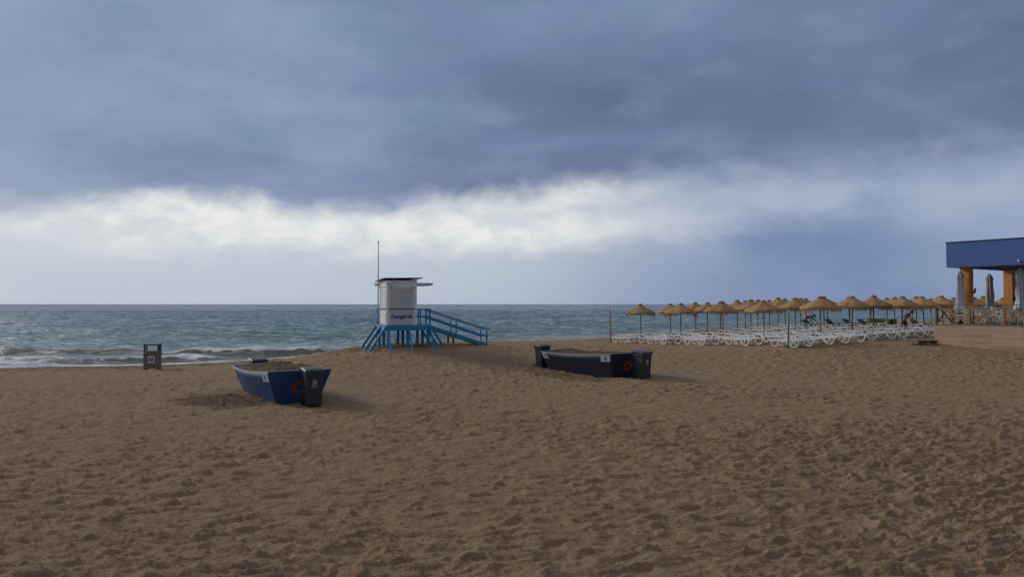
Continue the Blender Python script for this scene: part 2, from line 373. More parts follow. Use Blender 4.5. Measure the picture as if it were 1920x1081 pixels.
# grid helpers
def tag(o, label=None, cat=None, group=None, kind=None):
    if label: o['label'] = label
    if cat: o['category'] = cat
    if group: o['group'] = group
    if kind: o['kind'] = kind
    return o
def grid_mesh(name, X, Y, Z, material, attr=None, keep=None):
    nr, nc = X.shape; n = nr * nc
    idx = np.arange(n).reshape(nr, nc)
    q = np.stack([idx[:-1, :-1], idx[:-1, 1:], idx[1:, 1:], idx[1:, :-1]], -1).reshape(-1, 4)
    if keep is not None:
        k = (keep[:-1, :-1] | keep[:-1, 1:] | keep[1:, 1:] | keep[1:, :-1]).reshape(-1); q = q[k]
    used = np.zeros(n, bool); used[q.ravel()] = True
    remap = np.cumsum(used) - 1; q = remap[q]
    co = np.stack([X, Y, Z], -1).reshape(-1, 3)[used]
    me = bpy.data.meshes.new(name); me.vertices.add(len(co)); me.vertices.foreach_set('co', co.astype(np.float32).ravel())
    me.loops.add(q.size); me.loops.foreach_set('vertex_index', q.ravel().astype(np.int32))
    me.polygons.add(len(q)); me.polygons.foreach_set('loop_start', (np.arange(len(q)) * 4).astype(np.int32))
    me.polygons.foreach_set('use_smooth', np.ones(len(q), bool))
    me.update(calc_edges=True)
    for k, v in (attr or {}).items():
        a = me.attributes.new(k, 'FLOAT_VECTOR', 'POINT'); a.data.foreach_set('vector', np.stack(v, -1).reshape(-1, 3)[used].astype(np.float32).ravel())
    me.materials.append(material); me.validate()
    o = bpy.data.objects.new(name, me); C.objects.link(o); return o
def polar(dists, tans):
    Dm, Tm = np.meshgrid(dists, tans, indexing='ij'); return Tm * Dm, Dm
def geo(a, b, r): return list(a * r ** np.arange(int(math.ceil(math.log(b / a) / math.log(r)))))
# sand
ds = np.array(geo(-0.5 + 2.5, 6.4, 1.02) + geo(6.4, 46, 1.0042) + geo(46, 150, 1.009) + [150])
tn = np.concatenate([np.linspace(-2.6, -.8, 110)[:-1], np.linspace(-.8, .8, 780), np.linspace(.8, 2.6, 110)[1:]])
X, Y = polar(ds, tn)
def blob(x, y, cx, cy, rx, ry, ang=0, seed=0):
    c, s = math.cos(ang), math.sin(ang); dx = x - cx; dy = y - cy
    q = np.sqrt(((dx * c + dy * s) / rx) ** 2 + ((-dx * s + dy * c) / ry) ** 2) + .35 * perlin(x * 1.3, y * 1.3, seed) + .15 * perlin(x * 4, y * 4, seed + 1)
    return 1 - sstep(q, .55, 1.1)
S = shore_s(X, Y)
damp_dark = np.maximum.reduce([blob(X, Y, -8.6, 22.4, 1.5, 2.3, R(33), 21), blob(X, Y, 2.3, 29.9, 1.0, 2.6, R(35), 22) * .7, blob(X, Y, -6.4, 38.6, 3.4, 2.4, R(21), 23) * .8,  # damp dug sand beside the boats; plain darker patch under the tower
    (1 - sstep(S, .2, 2.0)) * .9, blob(X, Y, 17, 39.3, 3, 2.4, 0, 24) * .5])  # wet sand at the waterline; plain darker patch at the front loungers
grey = np.maximum.reduce([blob(X, Y, -4.6, 22.6, 1.5, 1.5, 0, 25), blob(X, Y, 6.4, 29.2, 1.6, 1.2, 0, 26), blob(X, Y, -5.4, 25.0, 1.3, 2.2, R(33), 27) * .6])
weed = sstep(S, 0, .8) * (1 - sstep(S, 2.5, 4.5)) * sstep(-X, 9, 13)
rip = ripples(X, Y, Y)
clod = (np.abs(perlin(X * 4, Y * 4, 31)) * .06 + perlin(X * 9, Y * 9, 32) * .025) * damp_dark * sstep(S, 2, 4)
Z = ground(X, Y) + rip * sstep(S, .2, 3.0) * (1 - .5 * grey) + clod
weedz = .05 * weed * np.maximum(0, perlin(X * 2.2, Y * 3, 33))
sand = grid_mesh('beach_sand', X, Y, Z + weedz, M['sand'], {'cover': (damp_dark, grey, weed)}, S > -14)
tag(sand, kind='structure')

# sea
dw = np.array(geo(24, 420, 1.0058) + geo(420, 32000, 1.045) + [32000])
tw = np.concatenate([np.linspace(-3.2, -.85, 60)[:-1], np.linspace(-.85, .85, 560), np.linspace(.85, 3.2, 60)[1:]])
X, Y = polar(dw, tw)
S = shore_s(X, Y); off = -S
fadefar = 1 - sstep(Y, 300, 900)
dep = sstep(off, 1.0, 22)
wx = X + 2 * perlin(X * .05, Y * .08, 41); wy = Y + 1.5 * perlin(X * .06, Y * .09, 42) + X * .05
def rdg(a, k=2.0): return 1 - np.minimum(np.abs(a) * k, 1)
hw = .30 * (rdg(perlin(wx * .055, wy * .16, 43)) ** 1.5 - .4) + .17 * (rdg(perlin(wx * .14, wy * .42, 44)) ** 1.4 - .4) \
   + .09 * (rdg(perlin(wx * .35, wy * .95, 45)) - .4) + .035 * perlin(wx * .8, wy * 2.1, 46) * (1 - sstep(Y, 90, 200))
hs = hw * dep * fadefar
foam = np.zeros_like(X); face = np.zeros_like(X)
# breakers: (crest points x -> y, amplitude by x, front width, back width, foam)
def breaker(xs, ys, xa, am, wf, wb, fo, sd):
    global hs, foam, face
    yc = np.interp(X, xs, ys) + .5 * perlin(X * .22, Y * 0, sd); a = np.interp(X, xa, am) * (1 + .35 * perlin(X * .35, X * 0, sd + 1))
    q = Y - yc
    prof = np.where(q < 0, np.exp(-(q / wf) ** 2), np.exp(-(q / wb) ** 2))
    hs = hs * (1 - .6 * prof * np.clip(a * 3, 0, 1)) + a * prof * (1 + .12 * perlin(X * 1.6, Y * 1.6, sd + 2))
    k = np.clip(a * 2.6, 0, 1)
    jag = .35 * perlin(X * 1.1, Y * .6, sd + 3)
    foam = np.maximum(foam, fo * k * np.exp(-((q + .12 - jag) / .42) ** 2))
    foam = np.maximum(foam, .58 * fo * k * sstep(q, 0, .4) * (1 - sstep(q, 1.2, 5.0)))
    face = np.maximum(face, k * sstep(q, -2.6, -1.8) * (1 - sstep(q, -.25, .1)))
breaker([-30, -22, -19, -15, -12, -10.5], [44.5, 45.5, 46.6, 46.2, 47.5, 49], [-25, -21, -19.5, -15, -12, -10.3], [0, .30, .55, .58, .5, 0], .85, 2.6, .98, 51)
breaker([-40, -27, -22, -18, -15], [41, 40.6, 41.2, 42.2, 42], [-38, -30, -26, -20, -18.3, -16.6, -15.5], [.30, .34, .26, .24, .42, .2, 0], .6, 1.6, .95, 61)
breaker([-40, -30, -22, -16], [48, 48.5, 49, 51], [-45, -34, -26, -22, -20], [.2, .34, .32, .15, 0], .9, 3.0, .62, 71)
# swash
sw = np.exp(-((off - .5) / .55) ** 2) * (.85 + .4 * perlin(X * .3, Y * .3, 81))
left = 1 - sstep(X, -26, -20)
sw = np.maximum(sw, left * (1 - sstep(off, 2.2, 3.6)) * sstep(off, -1, .4) * .95)
foam = np.maximum(foam, np.clip(sw, 0, 1) * .8)
hs = hs + left * .34 * np.exp(-((off - 1.8) / 1.1) ** 2) * (1 + perlin(X * 1.2, Y * 1.2, 83))
foam = np.maximum(foam, .33 * (1 - sstep(off, 6, 26)) * sstep(off, .5, 2) * (1 - .8 * face))
sea = grid_mesh('sea', X, Y, SEA + hs, M['sea'], {'sea': (np.maximum(off, 0), foam, face)}, S < 4.5)
tag(sea, kind='structure')

# ------------------------------------------------------------------ mesh builder
class MB:
    def __init__(s): s.v = []; s.f = []; s.sm = []
    def add(s, vs, fs, smooth=False):
        b = len(s.v); s.v += [tuple(v) for v in vs]; s.f += [tuple(b + i for i in f) for f in fs]; s.sm += [smooth] * len(fs); return s
    def box(s, c, size, rot=None):
        x, y, z = (q / 2 for q in size); vs = [Vector((i * x, j * y, k * z)) for i in (-1, 1) for j in (-1, 1) for k in (-1, 1)]
        if rot is not None: vs = [rot @ v for v in vs]
        c = Vector(c); vs = [v + c for v in vs]
        return s.add(vs, [(0, 1, 3, 2), (4, 6, 7, 5), (0, 4, 5, 1), (2, 3, 7, 6), (0, 2, 6, 4), (1, 5, 7, 3)])
    def b2(s, lo, hi): return s.box([(a + b) / 2 for a, b in zip(lo, hi)], [b - a for a, b in zip(lo, hi)])
    def bar(s, p, q, wd, ht, up=(0, 0, 1)):
        p = Vector(p); q = Vector(q); d = (q - p); L = d.length; d.normalize(); u = Vector(up)
        sd = d.cross(u); 
        if sd.length < 1e-4: sd = d.cross(Vector((0, 1, 0)))
        sd.normalize(); u = sd.cross(d)
        rot = Matrix((sd, d, u)).transposed()
        return s.box((p + q) / 2, (wd, L, ht), rot)
    def tube(s, pts, r, n=8, closed=False, cap=True):
        pts = [Vector(p) for p in pts]; rs = r if isinstance(r, (list, tuple)) else [r] * len(pts)
        vs = []; fs = []; m = len(pts); prev = None
        for i, p in enumerate(pts):
            a = pts[(i - 1) % m] if (closed or i > 0) else p; b = pts[(i + 1) % m] if (closed or i < m - 1) else p
            d = (b - a).normalized(); ref = Vector((0, 0, 1)) if abs(d.z) < .9 else Vector((1, 0, 0))
            if prev is not None and abs(prev.dot(d)) < .95: ref = prev
            e1 = (ref - d * ref.dot(d)).normalized(); e2 = d.cross(e1); prev = e1
            for k in range(n):
                t = 2 * math.pi * k / n; vs.append(p + (e1 * math.cos(t) + e2 * math.sin(t)) * rs[i])
        for i in range(m if closed else m - 1):
            j = (i + 1) % m
            for k in range(n): l = (k + 1) % n; fs.append((i * n + k, i * n + l, j * n + l, j * n + k))
        if cap and not closed: fs += [tuple(range(n))[::-1], tuple((m - 1) * n + k for k in range(n))]
        return s.add(vs, fs, n > 5)
    def lathe(s, prof, n=16, c=(0, 0, 0), wob=None):
        vs = []; fs = []; m = len(prof)
        for i, (r, z) in enumerate(prof):
            for k in range(n):
                t = 2 * math.pi * k / n; rr, zz = (r, z) if wob is None else wob(r, z, t, i)
                vs.append((c[0] + rr * math.cos(t), c[1] + rr * math.sin(t), c[2] + zz))
        for i in range(m - 1):
            for k in range(n): l = (k + 1) % n; fs.append((i * n + k, i * n + l, (i + 1) * n + l, (i + 1) * n + k))
        return s.add(vs, fs, True)
    def poly(s, pts, thick):      # polygon in xy extruded along z
        n = len(pts); vs = [(x, y, 0) for x, y in pts] + [(x, y, thick) for x, y in pts]
        return s.add(vs, [tuple(range(n))[::-1], tuple(range(n, 2 * n))] + [(i, (i + 1) % n, n + (i + 1) % n, n + i) for i in range(n)])
    def xf(s, mtx): s.v = [tuple(mtx @ Vector(v)) for v in s.v]; return s
    def build(s, name, material, parent=None, bevel=0, loc=None):
        me = bpy.data.meshes.new(name); me.from_pydata(s.v, [], s.f); me.polygons.foreach_set('use_smooth', s.sm)
        me.materials.append(material); me.update()
        o = bpy.data.objects.new(name, me); C.objects.link(o)
        if parent: o.parent = parent
        if loc: o.location = loc
        if bevel:
            b = o.modifiers.new('bevel', 'BEVEL'); b.width = bevel; b.segments = 2; b.limit_method = 'ANGLE'
        return o
def empty(name, loc, rz=0, label=None, cat=None, group=None, tilt=(0, 0)):
    o = bpy.data.objects.new(name, None); C.objects.link(o); o.location = loc; o.rotation_euler = (tilt[0], tilt[1], rz)
    o.empty_display_size = .1
    return tag(o, label, cat, group)
kids = {}
def copy_tree(o, parent=None):
    c = o.copy(); C.objects.link(c); c.parent = parent
    for ch in list(o.children): copy_tree(ch, c)
    return c
def text_mesh(name, txt, size, material, parent, mtx, shear=0, extrude=.004, offset=0., space=1.):
    cu = bpy.data.curves.new('t', 'FONT'); cu.body = txt; cu.size = size; cu.shear = shear; cu.extrude = extrude; cu.offset = offset
    cu.align_x = 'CENTER'; cu.align_y = 'CENTER'; cu.space_character = space
    to = bpy.data.objects.new('t', cu); C.objects.link(to); dg = bpy.context.evaluated_depsgraph_get(); dg.update()
    me = bpy.data.meshes.new_from_object(to.evaluated_get(dg)); bpy.data.objects.remove(to); bpy.data.curves.remove(cu)
    me.name = name; me.materials.clear(); me.materials.append(material)
    o = bpy.data.objects.new(name, me); C.objects.link(o); o.parent = parent; o.matrix_local = mtx; return o
FRONT = lambda x, y, z: Matrix.Translation((x, y, z)) @ Matrix.Rotation(R(90), 4, 'X')          # text facing -y
def frame_mtx(o, ex, ey):
    ex = Vector(ex).normalized(); ey = Vector(ey); ez = ex.cross(ey).normalized(); ey = ez.cross(ex)
    m = Matrix((ex, ey, ez)).transposed().to_4x4(); m.translation = Vector(o); return m

# ------------------------------------------------------------------ lifeguard tower
def tower():
    gz = .73; t = empty('lifeguard_tower', (-6.14, 36.5, gz), R(21.2), 'white lifeguard hut on splayed turquoise blue legs with a ramp down to the sand', 'lifeguard tower')
    DZ = 1.11; W_, D_ = 2.25, 2.5
    # deck
    m = MB(); m.b2((0, 0, DZ - .05), (W_, D_, DZ)); m.build('deck', M['blue'], t)
    m = MB(); m.b2((-.03, -.03, DZ - .27), (W_ + .03, .03, DZ - .003)); m.b2((-.03, D_ - .03, DZ - .27), (W_ + .03, D_ + .03, DZ - .003))
    m.b2((-.028, .03, DZ - .268), (.03, D_ - .03, DZ - .004)); m.b2((W_ - .03, .03, DZ - .268), (W_ + .028, D_ - .03, DZ - .004)); m.b2((.04, 1.2, DZ - .24), (W_ - .04, 1.27, DZ - .055))
    m.build('deck_beam', M['blue'], t, .008)
    zb = lambda x, y: G(-6.14 + .932 * x - .362 * y, 36.5 + .362 * x + .932 * y) - gz - .12
    for x in (.12, 1.1, 2.13):
        for y in (.12, 1.25, 2.38):
            MB().b2((x - .075, y - .06, zb(x, y)), (x + .075, y + .06, DZ - .051)).build('leg', M['blue'], t, .006)
    def brace(p, q): 
        q = (q[0], q[1], zb(q[0], q[1])); MB().bar(p, q, .07, .12, (0, 0, 1)).build('brace', M['blue'], t, .006)
    for y in (.0, 1.2, 2.45): brace((-.02, y + .04, DZ - .1), (-.88, y - .02, 0)); brace((W_ + .02, y + .04, DZ - .12), (W_ + .70, y - .02, 0))
    for x in (.08, 1.12, 2.2): brace((x, -.02, DZ - .1), (x + .02, -.72, 0)); brace((x, D_ + .02, DZ - .12), (x, D_ + .72, 0))
    # cabin
    x0, x1, y0, y1, z1 = .03, 1.5, .03, 1.72, 3.28
    m = MB(); m.b2((x0, y0, DZ + .002), (x1, y1, z1 - .25)); m.build('cabin_wall', M['slat'], t)
    m = MB()
    for (a, b) in ((x0, y0), (x1, y0), (x0, y1), (x1, y1)):
        sx_ = 1 if a == x0 else -1; sy_ = 1 if b == y0 else -1
        m = MB(); m.b2((min(a - .02 * sx_, a + .1 * sx_), min(b - .02 * sy_, b + .1 * sy_), DZ + .004), (max(a - .02 * sx_, a + .1 * sx_), max(b - .02 * sy_, b + .1 * sy_), z1 - .003)); m.build('corner_board', M['white'], t, .004)
        m = MB()                      # upper fascia of horizontal boards
    for k in range(3):
        za = 3.0 + k * .095; m.b2((x0 - .035 - .004 * k, y0 - .035 - .004 * k, za), (x1 + .035 + .004 * k, y1 + .035 + .004 * k, za + .088))
    m.build('fascia', M['white'], t, .004)
    # front shutter, with frame, slats
    def panel(name, ax, lo, hi, za, zb_, n, material=M['slat']):
        m = MB()
        if ax == 'f':
            for i in range(n):
                a = lo + (hi - lo) * i / n; b = lo + (hi - lo) * (i + 1) / n - .022; m.b2((a, y0 - .016, za), (b, y0 - .001, zb_))
        else:
            for i in range(n):
                a = lo + (hi - lo) * i / n; b = lo + (hi - lo) * (i + 1) / n - .022; m.b2((x0 - .016, a, za), (x0 - .001, b, zb_))
        return m.build(name, material, t)
    def fr(name, ax, lo, hi, za, zb_, wd=.05, p=.032):
        m = MB()
        def bb(a, b, c, d):
            if ax == 'f': m.b2((a, y0 - p, c), (b, y0 - .0015, d))
            else: m.b2((x0 - p, a, c), (x0 - .0015, b, d))
        bb(lo, hi, zb_, zb_ + wd); bb(lo, hi, za - wd, za); bb(lo, lo + wd, za, zb_); bb(hi - wd, hi, za, zb_)
        return m.build(name, M['white'], t, .004)
    fr('shutter_frame', 'f', .13, 1.38, DZ + .88, DZ + 1.72); panel('shutter', 'f', .19, 1.33, DZ + .885, DZ + 1.715, 17)
    fr('shutter_frame', 'l', .14, 1.60, DZ + .88, DZ + 1.72); panel('shutter', 'l', .20, 1.55, DZ + .885, DZ + 1.715, 17, M['white'])
    fr('panel_frame', 'f', .13, 1.38, DZ + .09, DZ + .70, .035); panel('lower_panel', 'f', .17, 1.34, DZ + .095, DZ + .695, 16)
    fr('panel_frame', 'l', .14, 1.60, DZ + .09, DZ + .70, .035); panel('lower_panel', 'l', .19, 1.56, DZ + .095, DZ + .695, 3, M['white'])
    m = MB(); m.b2((.17, y0 - .09, DZ + 1.79), (1.34, y0 - .002, DZ + 1.86)); m.build('shutter_box', M['white'], t, .006)
    m = MB(); m.b2((.12, y0 - .07, DZ + .785), (1.41, y0 - .003, DZ + .82)); m.b2((x0 - .07, .12, DZ + .785), (x0 - .003, 1.62, DZ + .82)); m.build('window_sill', M['green'], t)
    for x in (.2, 1.3): MB().box((x, y0 - .1, DZ + 1.84), (.06, .03, .09)).build('hinge', M['metal'], t)
    text_mesh('lettering', 'Fuengirola', .28, M['letter'], t, FRONT(.74, y0 - .022, DZ + .42), .38, .004, .006, .92)
    s = MB().b2((x0 - .022, .14, DZ + .06), (x0 - .0165, .36, DZ + .56)).build('notice_board', M['plate'], t)
    m = MB()
    for k in range(6):
        zc = DZ + .11 + k * .075; m.b2((x0 - .0262, .19, zc), (x0 - .0228, .31, zc + .016)); m.b2((x0 - .026, .19, zc + .02), (x0 - .0228, .225, zc + .05)); m.b2((x0 - .026, .27, zc + .022), (x0 - .0228, .305, zc + .045))
    m.build('notice_print', M['red'], t)
    # awning slab and solar roof
    m = MB(); m.b2((x1 + .04, .30, 3.08), (2.42, 2.3, 3.20)); m.b2((-.22, y1 + .04, 3.079), (x1 + .04, 2.3, 3.199)); m.build('awning', M['white'], t, .006)
    m = MB(); m.b2((2.03, .285, 3.10), (2.4, .298, 3.17)); m.build('awning_label', M['metal'], t)
    rr = Matrix.Rotation(R(-1.2), 3, 'Y') @ Matrix.Rotation(R(-2.6), 3, 'X')
    MB().box((.80, .95, 3.37), (2.0, 2.1, .035), rr).build('solar_panel', M['solar'], t, .004)
    MB().b2((x0 - .03, y0 - .03, 3.282), (x1 + .03, y1 + .03, 3.305)).build('roof', M['slat'], t)
    for x in (.38, 1.28): MB().box((x, .0, 3.335), (.05, .04, .10)).build('bracket', M['metal'], t)
    MB().b2((.2, y0 - .075, 3.03), (.24, y0 - .045, 3.07)).build('lamp', M['metal'], t)
    # flagpole
    fx, fy = -.05, 1.80
    MB().tube([(fx, fy, DZ), (fx, fy, 3.0), (fx, fy, 5.28)], [.035, .034, .022], 10).build('flagpole', M['slat'], t)
    MB().lathe([(0, .09), (.04, .07), (.05, .03), (.03, 0), (.02, -.02)], 12, (fx, fy, 5.27)).build('finial', M['metal'], t)
    # railings
    RZ = DZ + .79
    def post(x, y, z0=DZ, z1_=RZ - .02): MB().b2((x - .035, y - .035, z0), (x + .035, y + .035, z1_)).build('railing_post', M['blue'], t, .005)
    for p in ((1.62, .04), (2.2, .04), (2.2, .86), (.03, 2.45), (1.1, 2.45), (2.2, 2.45), (2.2, 1.92), (-.0, 1.95)): post(*p)
    def rail(p, q, wd=.09, ht=.035): MB().bar(p, q, wd, ht).build('railing', M['blue'], t, .004)
    for zz, w1, h1 in ((RZ, .1, .035), (DZ + .42, .03, .09)):
        rail((1.53, .04, zz), (2.25, .04, zz), w1, h1); rail((2.2, .1, zz - .002), (2.2, .86, zz - .002), w1, h1); rail((2.2, 1.92, zz), (2.2, 2.4, zz), w1, h1)
        rail((.0, 2.45, zz), (2.25, 2.45, zz - .002), w1, h1); rail((-.0, 1.95, zz), (-.0, 2.4, zz), w1, h1)
    # ramp
    xe = 5.55; ze = .03; rz = lambda x: DZ + (ze - DZ) * (x - W_) / (xe - W_)
    ra = MB(); ra.bar((W_ + .03, 1.38, DZ - .03), (xe, 1.38, ze - .03), .92, .05).build('ramp', M['blue'], t)
    for y in (.90, 1.86):
        MB().bar((W_ + .035, y, DZ - .09), (xe - .1, y, ze - .04), .05, .19).build('stringer', M['blue'], t, .004)
        for x in (3.82, 5.5): MB().b2((x - .035, y - .04, rz(x) - .12 if x < 5 else -.15), (x + .035, y + .04, rz(x) + .74)).build('railing_post', M['blue'], t, .004)
        rail((W_ - .06, y - .004, RZ - .004), (xe + .12, y - .004, ze + .755), .1, .05); rail((W_, y, DZ + .40), (xe + .02, y, ze + .38), .035, .09)
        MB().b2((3.62, y - .05, -.3), (3.72, y + .05, rz(3.67) - .11)).build('ramp_leg', M['wood'], t)
tower()

# ------------------------------------------------------------------ planter boats
def boat(A, ax_ang, hull, label, heaplabel, num, seedn, dome):
    """A = near left bottom corner, ax_ang = heading of the long axis (rotation of local +y)."""
    L = 4.1; rk = .28; t = empty('planter_boat', (A[0], A[1], G(*A) if False else 0.0), ax_ang, label, 'boat')
    N = 24; Wb = 1.2
    def half(u, top):   # outline half width
        b = 4 * u * (1 - u)
        return (.6 + .07 * b, ) if not top else (.90 + .11 * b,)
    def rim(u, side=0): return .93 - .14 * u - .08 * 4 * u * (1 - u) + .035 * u * u * (side + 1)
    def P(u, side, v):   # u along, side -1/1, v 0 bottom..1 top
        yb = u * L; yt = -rk + u * (L + 2 * rk); hb = half(u, 0)[0]; ht = half(u, 1)[0]
        z = -.15 + (rim(u, side) + .15) * v; k = (z / max(rim(u, side), .1)) ; k = max(k, -.16)
        return Vector((.6 + side * (hb + (ht - hb) * k), yb + (yt - yb) * k, z))
    m = MB(); V = 6
    for side in (-1, 1):
        vs = [P(i / N, side, j / V) for i in range(N + 1) for j in range(V + 1)]
        fs = [(i * (V + 1) + j, (i + 1) * (V + 1) + j, (i + 1) * (V + 1) + j + 1, i * (V + 1) + j + 1) for i in range(N) for j in range(V)]
        m.add(vs, fs, True)
    for u in (0, 1):
        vs = [P(u, s_, j / V) for j in range(V + 1) for s_ in (-1, 1)]
        m.add(vs, [(2 * j, 2 * j + 1, 2 * j + 3, 2 * j + 2) for j in range(V)])
    h = m.build('hull', hull, t); sm = h.modifiers.new('solid', 'SOLIDIFY'); sm.thickness = .03; sm.offset = 0
    pts = [P(i / N, -1, 1) for i in range(N + 1)] + [P(1, s_, 1) for s_ in (-.5, 0, .5)] + [P(i / N, 1, 1) for i in range(N, -1, -1)] + [P(0, s_, 1) for s_ in (.5, 0, -.5)]
    MB().tube([p + Vector((0, 0, .012)) for p in pts], .017, 6, True).build('gunwale', M['trim'], t)
    # emblem on the near end panel
    ex = (P(0, 1, .5) - P(0, -1, .5)).normalized(); ey = (P(0, 0, 1) - P(0, 0, .3)).normalized(); nrm = ex.cross(ey)
    def emb(cu, cz):
        c = P(0, 0, .55); c = c + ex * cu + ey * cz + nrm * .022
        e = MB(); n = 13; ring = []
        for k in range(n * 2):
            a = math.pi * k / n; r = (.31 if k % 4 == 0 else .27) if k % 2 == 0 else .175
            if k % 2 == 0: a += .10
            ring.append((r * math.cos(a), r * math.sin(a)))
        inn = [(.10 * math.cos(math.pi * k / n), .10 * math.sin(math.pi * k / n)) for k in range(n * 2)]
        nn = n * 2
        vs = [(x, y, 0) for x, y in ring] + [(x, y, 0) for x, y in inn] + [(x, y, .004) for x, y in ring] + [(x, y, .004) for x, y in inn]
        fs = []
        for k in range(nn):
            l = (k + 1) % nn; fs += [(2 * nn + k, 2 * nn + l, 3 * nn + l, 3 * nn + k), (k, nn + k, nn + l, l), (k, l, 2 * nn + l, 2 * nn + k), (nn + k, 3 * nn + k, 3 * nn + l, nn + l)]
        o = e.add(vs, fs).build('sun_emblem', M['orange'], t); o.matrix_local = frame_mtx(c, ex, ey)
    emb(-.02, 0.)
    # number plates on the left side near both ends
    for (u0, u1) in ((.035, .145), (.90, .98)):
        a, b, c_, d = P(u0, -1, .97), P(u1, -1, .97), P(u1, -1, .74), P(u0, -1, .74)
        if u0 < .5: nrm2 = (b - a).cross(d - a).normalized()
        if nrm2.x > 0: nrm2 = -nrm2
        m = MB(); o1 = nrm2 * .019; o2 = nrm2 * .026
        vs = [a + o1, b + o1, c_ + o1, d + o1, a + o2, b + o2, c_ + o2, d + o2]
        m.add(vs, [(0, 1, 2, 3), (4, 7, 6, 5), (0, 4, 5, 1), (1, 5, 6, 2), (2, 6, 7, 3), (3, 7, 4, 0)])
        pl = m.build('number_plate', M['plate'], t)
        mid = (a + b + c_ + d) / 4 + nrm2 * .0285 
        exx = (a - b).normalized(); eyy = (a - d).normalized()
        text_mesh('number', num, .19, M['black'], pl, frame_mtx(mid, exx, eyy), 0, .001, .006)
    # sand heap: its own thing
    NX, NY = 26, 60; xs = []; 
    hp = MB(); vs = []
    for i in range(NY + 1):
        u = .008 + .984 * i / NY
        for j in range(NX + 1):
            s_ = -1 + 2 * j / NX; p = P(u, s_ * .97, 1 - .05)
            e = 1 - max(abs(s_) ** 4, abs(2 * u - 1) ** 8)
            nx, ny = p.x + seedn, p.y
            nz = float(perlin(np.array([nx * 1.1]), np.array([ny * 1.1]), 91)[0]) * .07 + abs(float(perlin(np.array([nx * 4]), np.array([ny * 4]), 92)[0])) * .12 + float(perlin(np.array([nx * 9]), np.array([ny * 9]), 93)[0]) * .045
            vs.append((p.x, p.y, rim(u, s_) - .03 + e * (.04 + dome * 4 * u * (1 - u) + nz * (.4 + dome * 5))))
    fs = [(i * (NX + 1) + j, i * (NX + 1) + j + 1, (i + 1) * (NX + 1) + j + 1, (i + 1) * (NX + 1) + j) for i in range(NY) for j in range(NX)]
    # closed underside so that it has a real body
    n0 = len(vs); border = [j for j in range(NX + 1)] + [i * (NX + 1) + NX for i in range(1, NY + 1)] + [NY * (NX + 1) + j for j in range(NX - 1, -1, -1)] + [i * (NX + 1) for i in range(NY - 1, 0, -1)]
    for b in border: v = vs[b]; vs.append((.6 + (v[0] - .6) * .80, 2.05 + (v[1] - 2.05) * .90, v[2] - .25))
    nb = len(border)
    fs += [(border[k], n0 + k, n0 + (k + 1) % nb, border[(k + 1) % nb]) for k in range(nb)] + [tuple(n0 + k for k in range(nb))]
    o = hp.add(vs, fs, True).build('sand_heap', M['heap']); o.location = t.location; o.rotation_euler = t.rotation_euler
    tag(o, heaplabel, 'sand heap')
    return t
boat((-6.8, 21.7), R(32.7), M['hull1'], 'bright blue sand filled boat, left of the two, orange sun on its end', 'lumpy brown sand filling the bright blue boat', '11', 3, .12)
boat((4.0, 29.3), R(34.8), M['hull2'], 'dark navy sand filled boat between two black wheeled bins, right of the two', 'low brown sand filling the dark navy boat', '13', 23, .045)

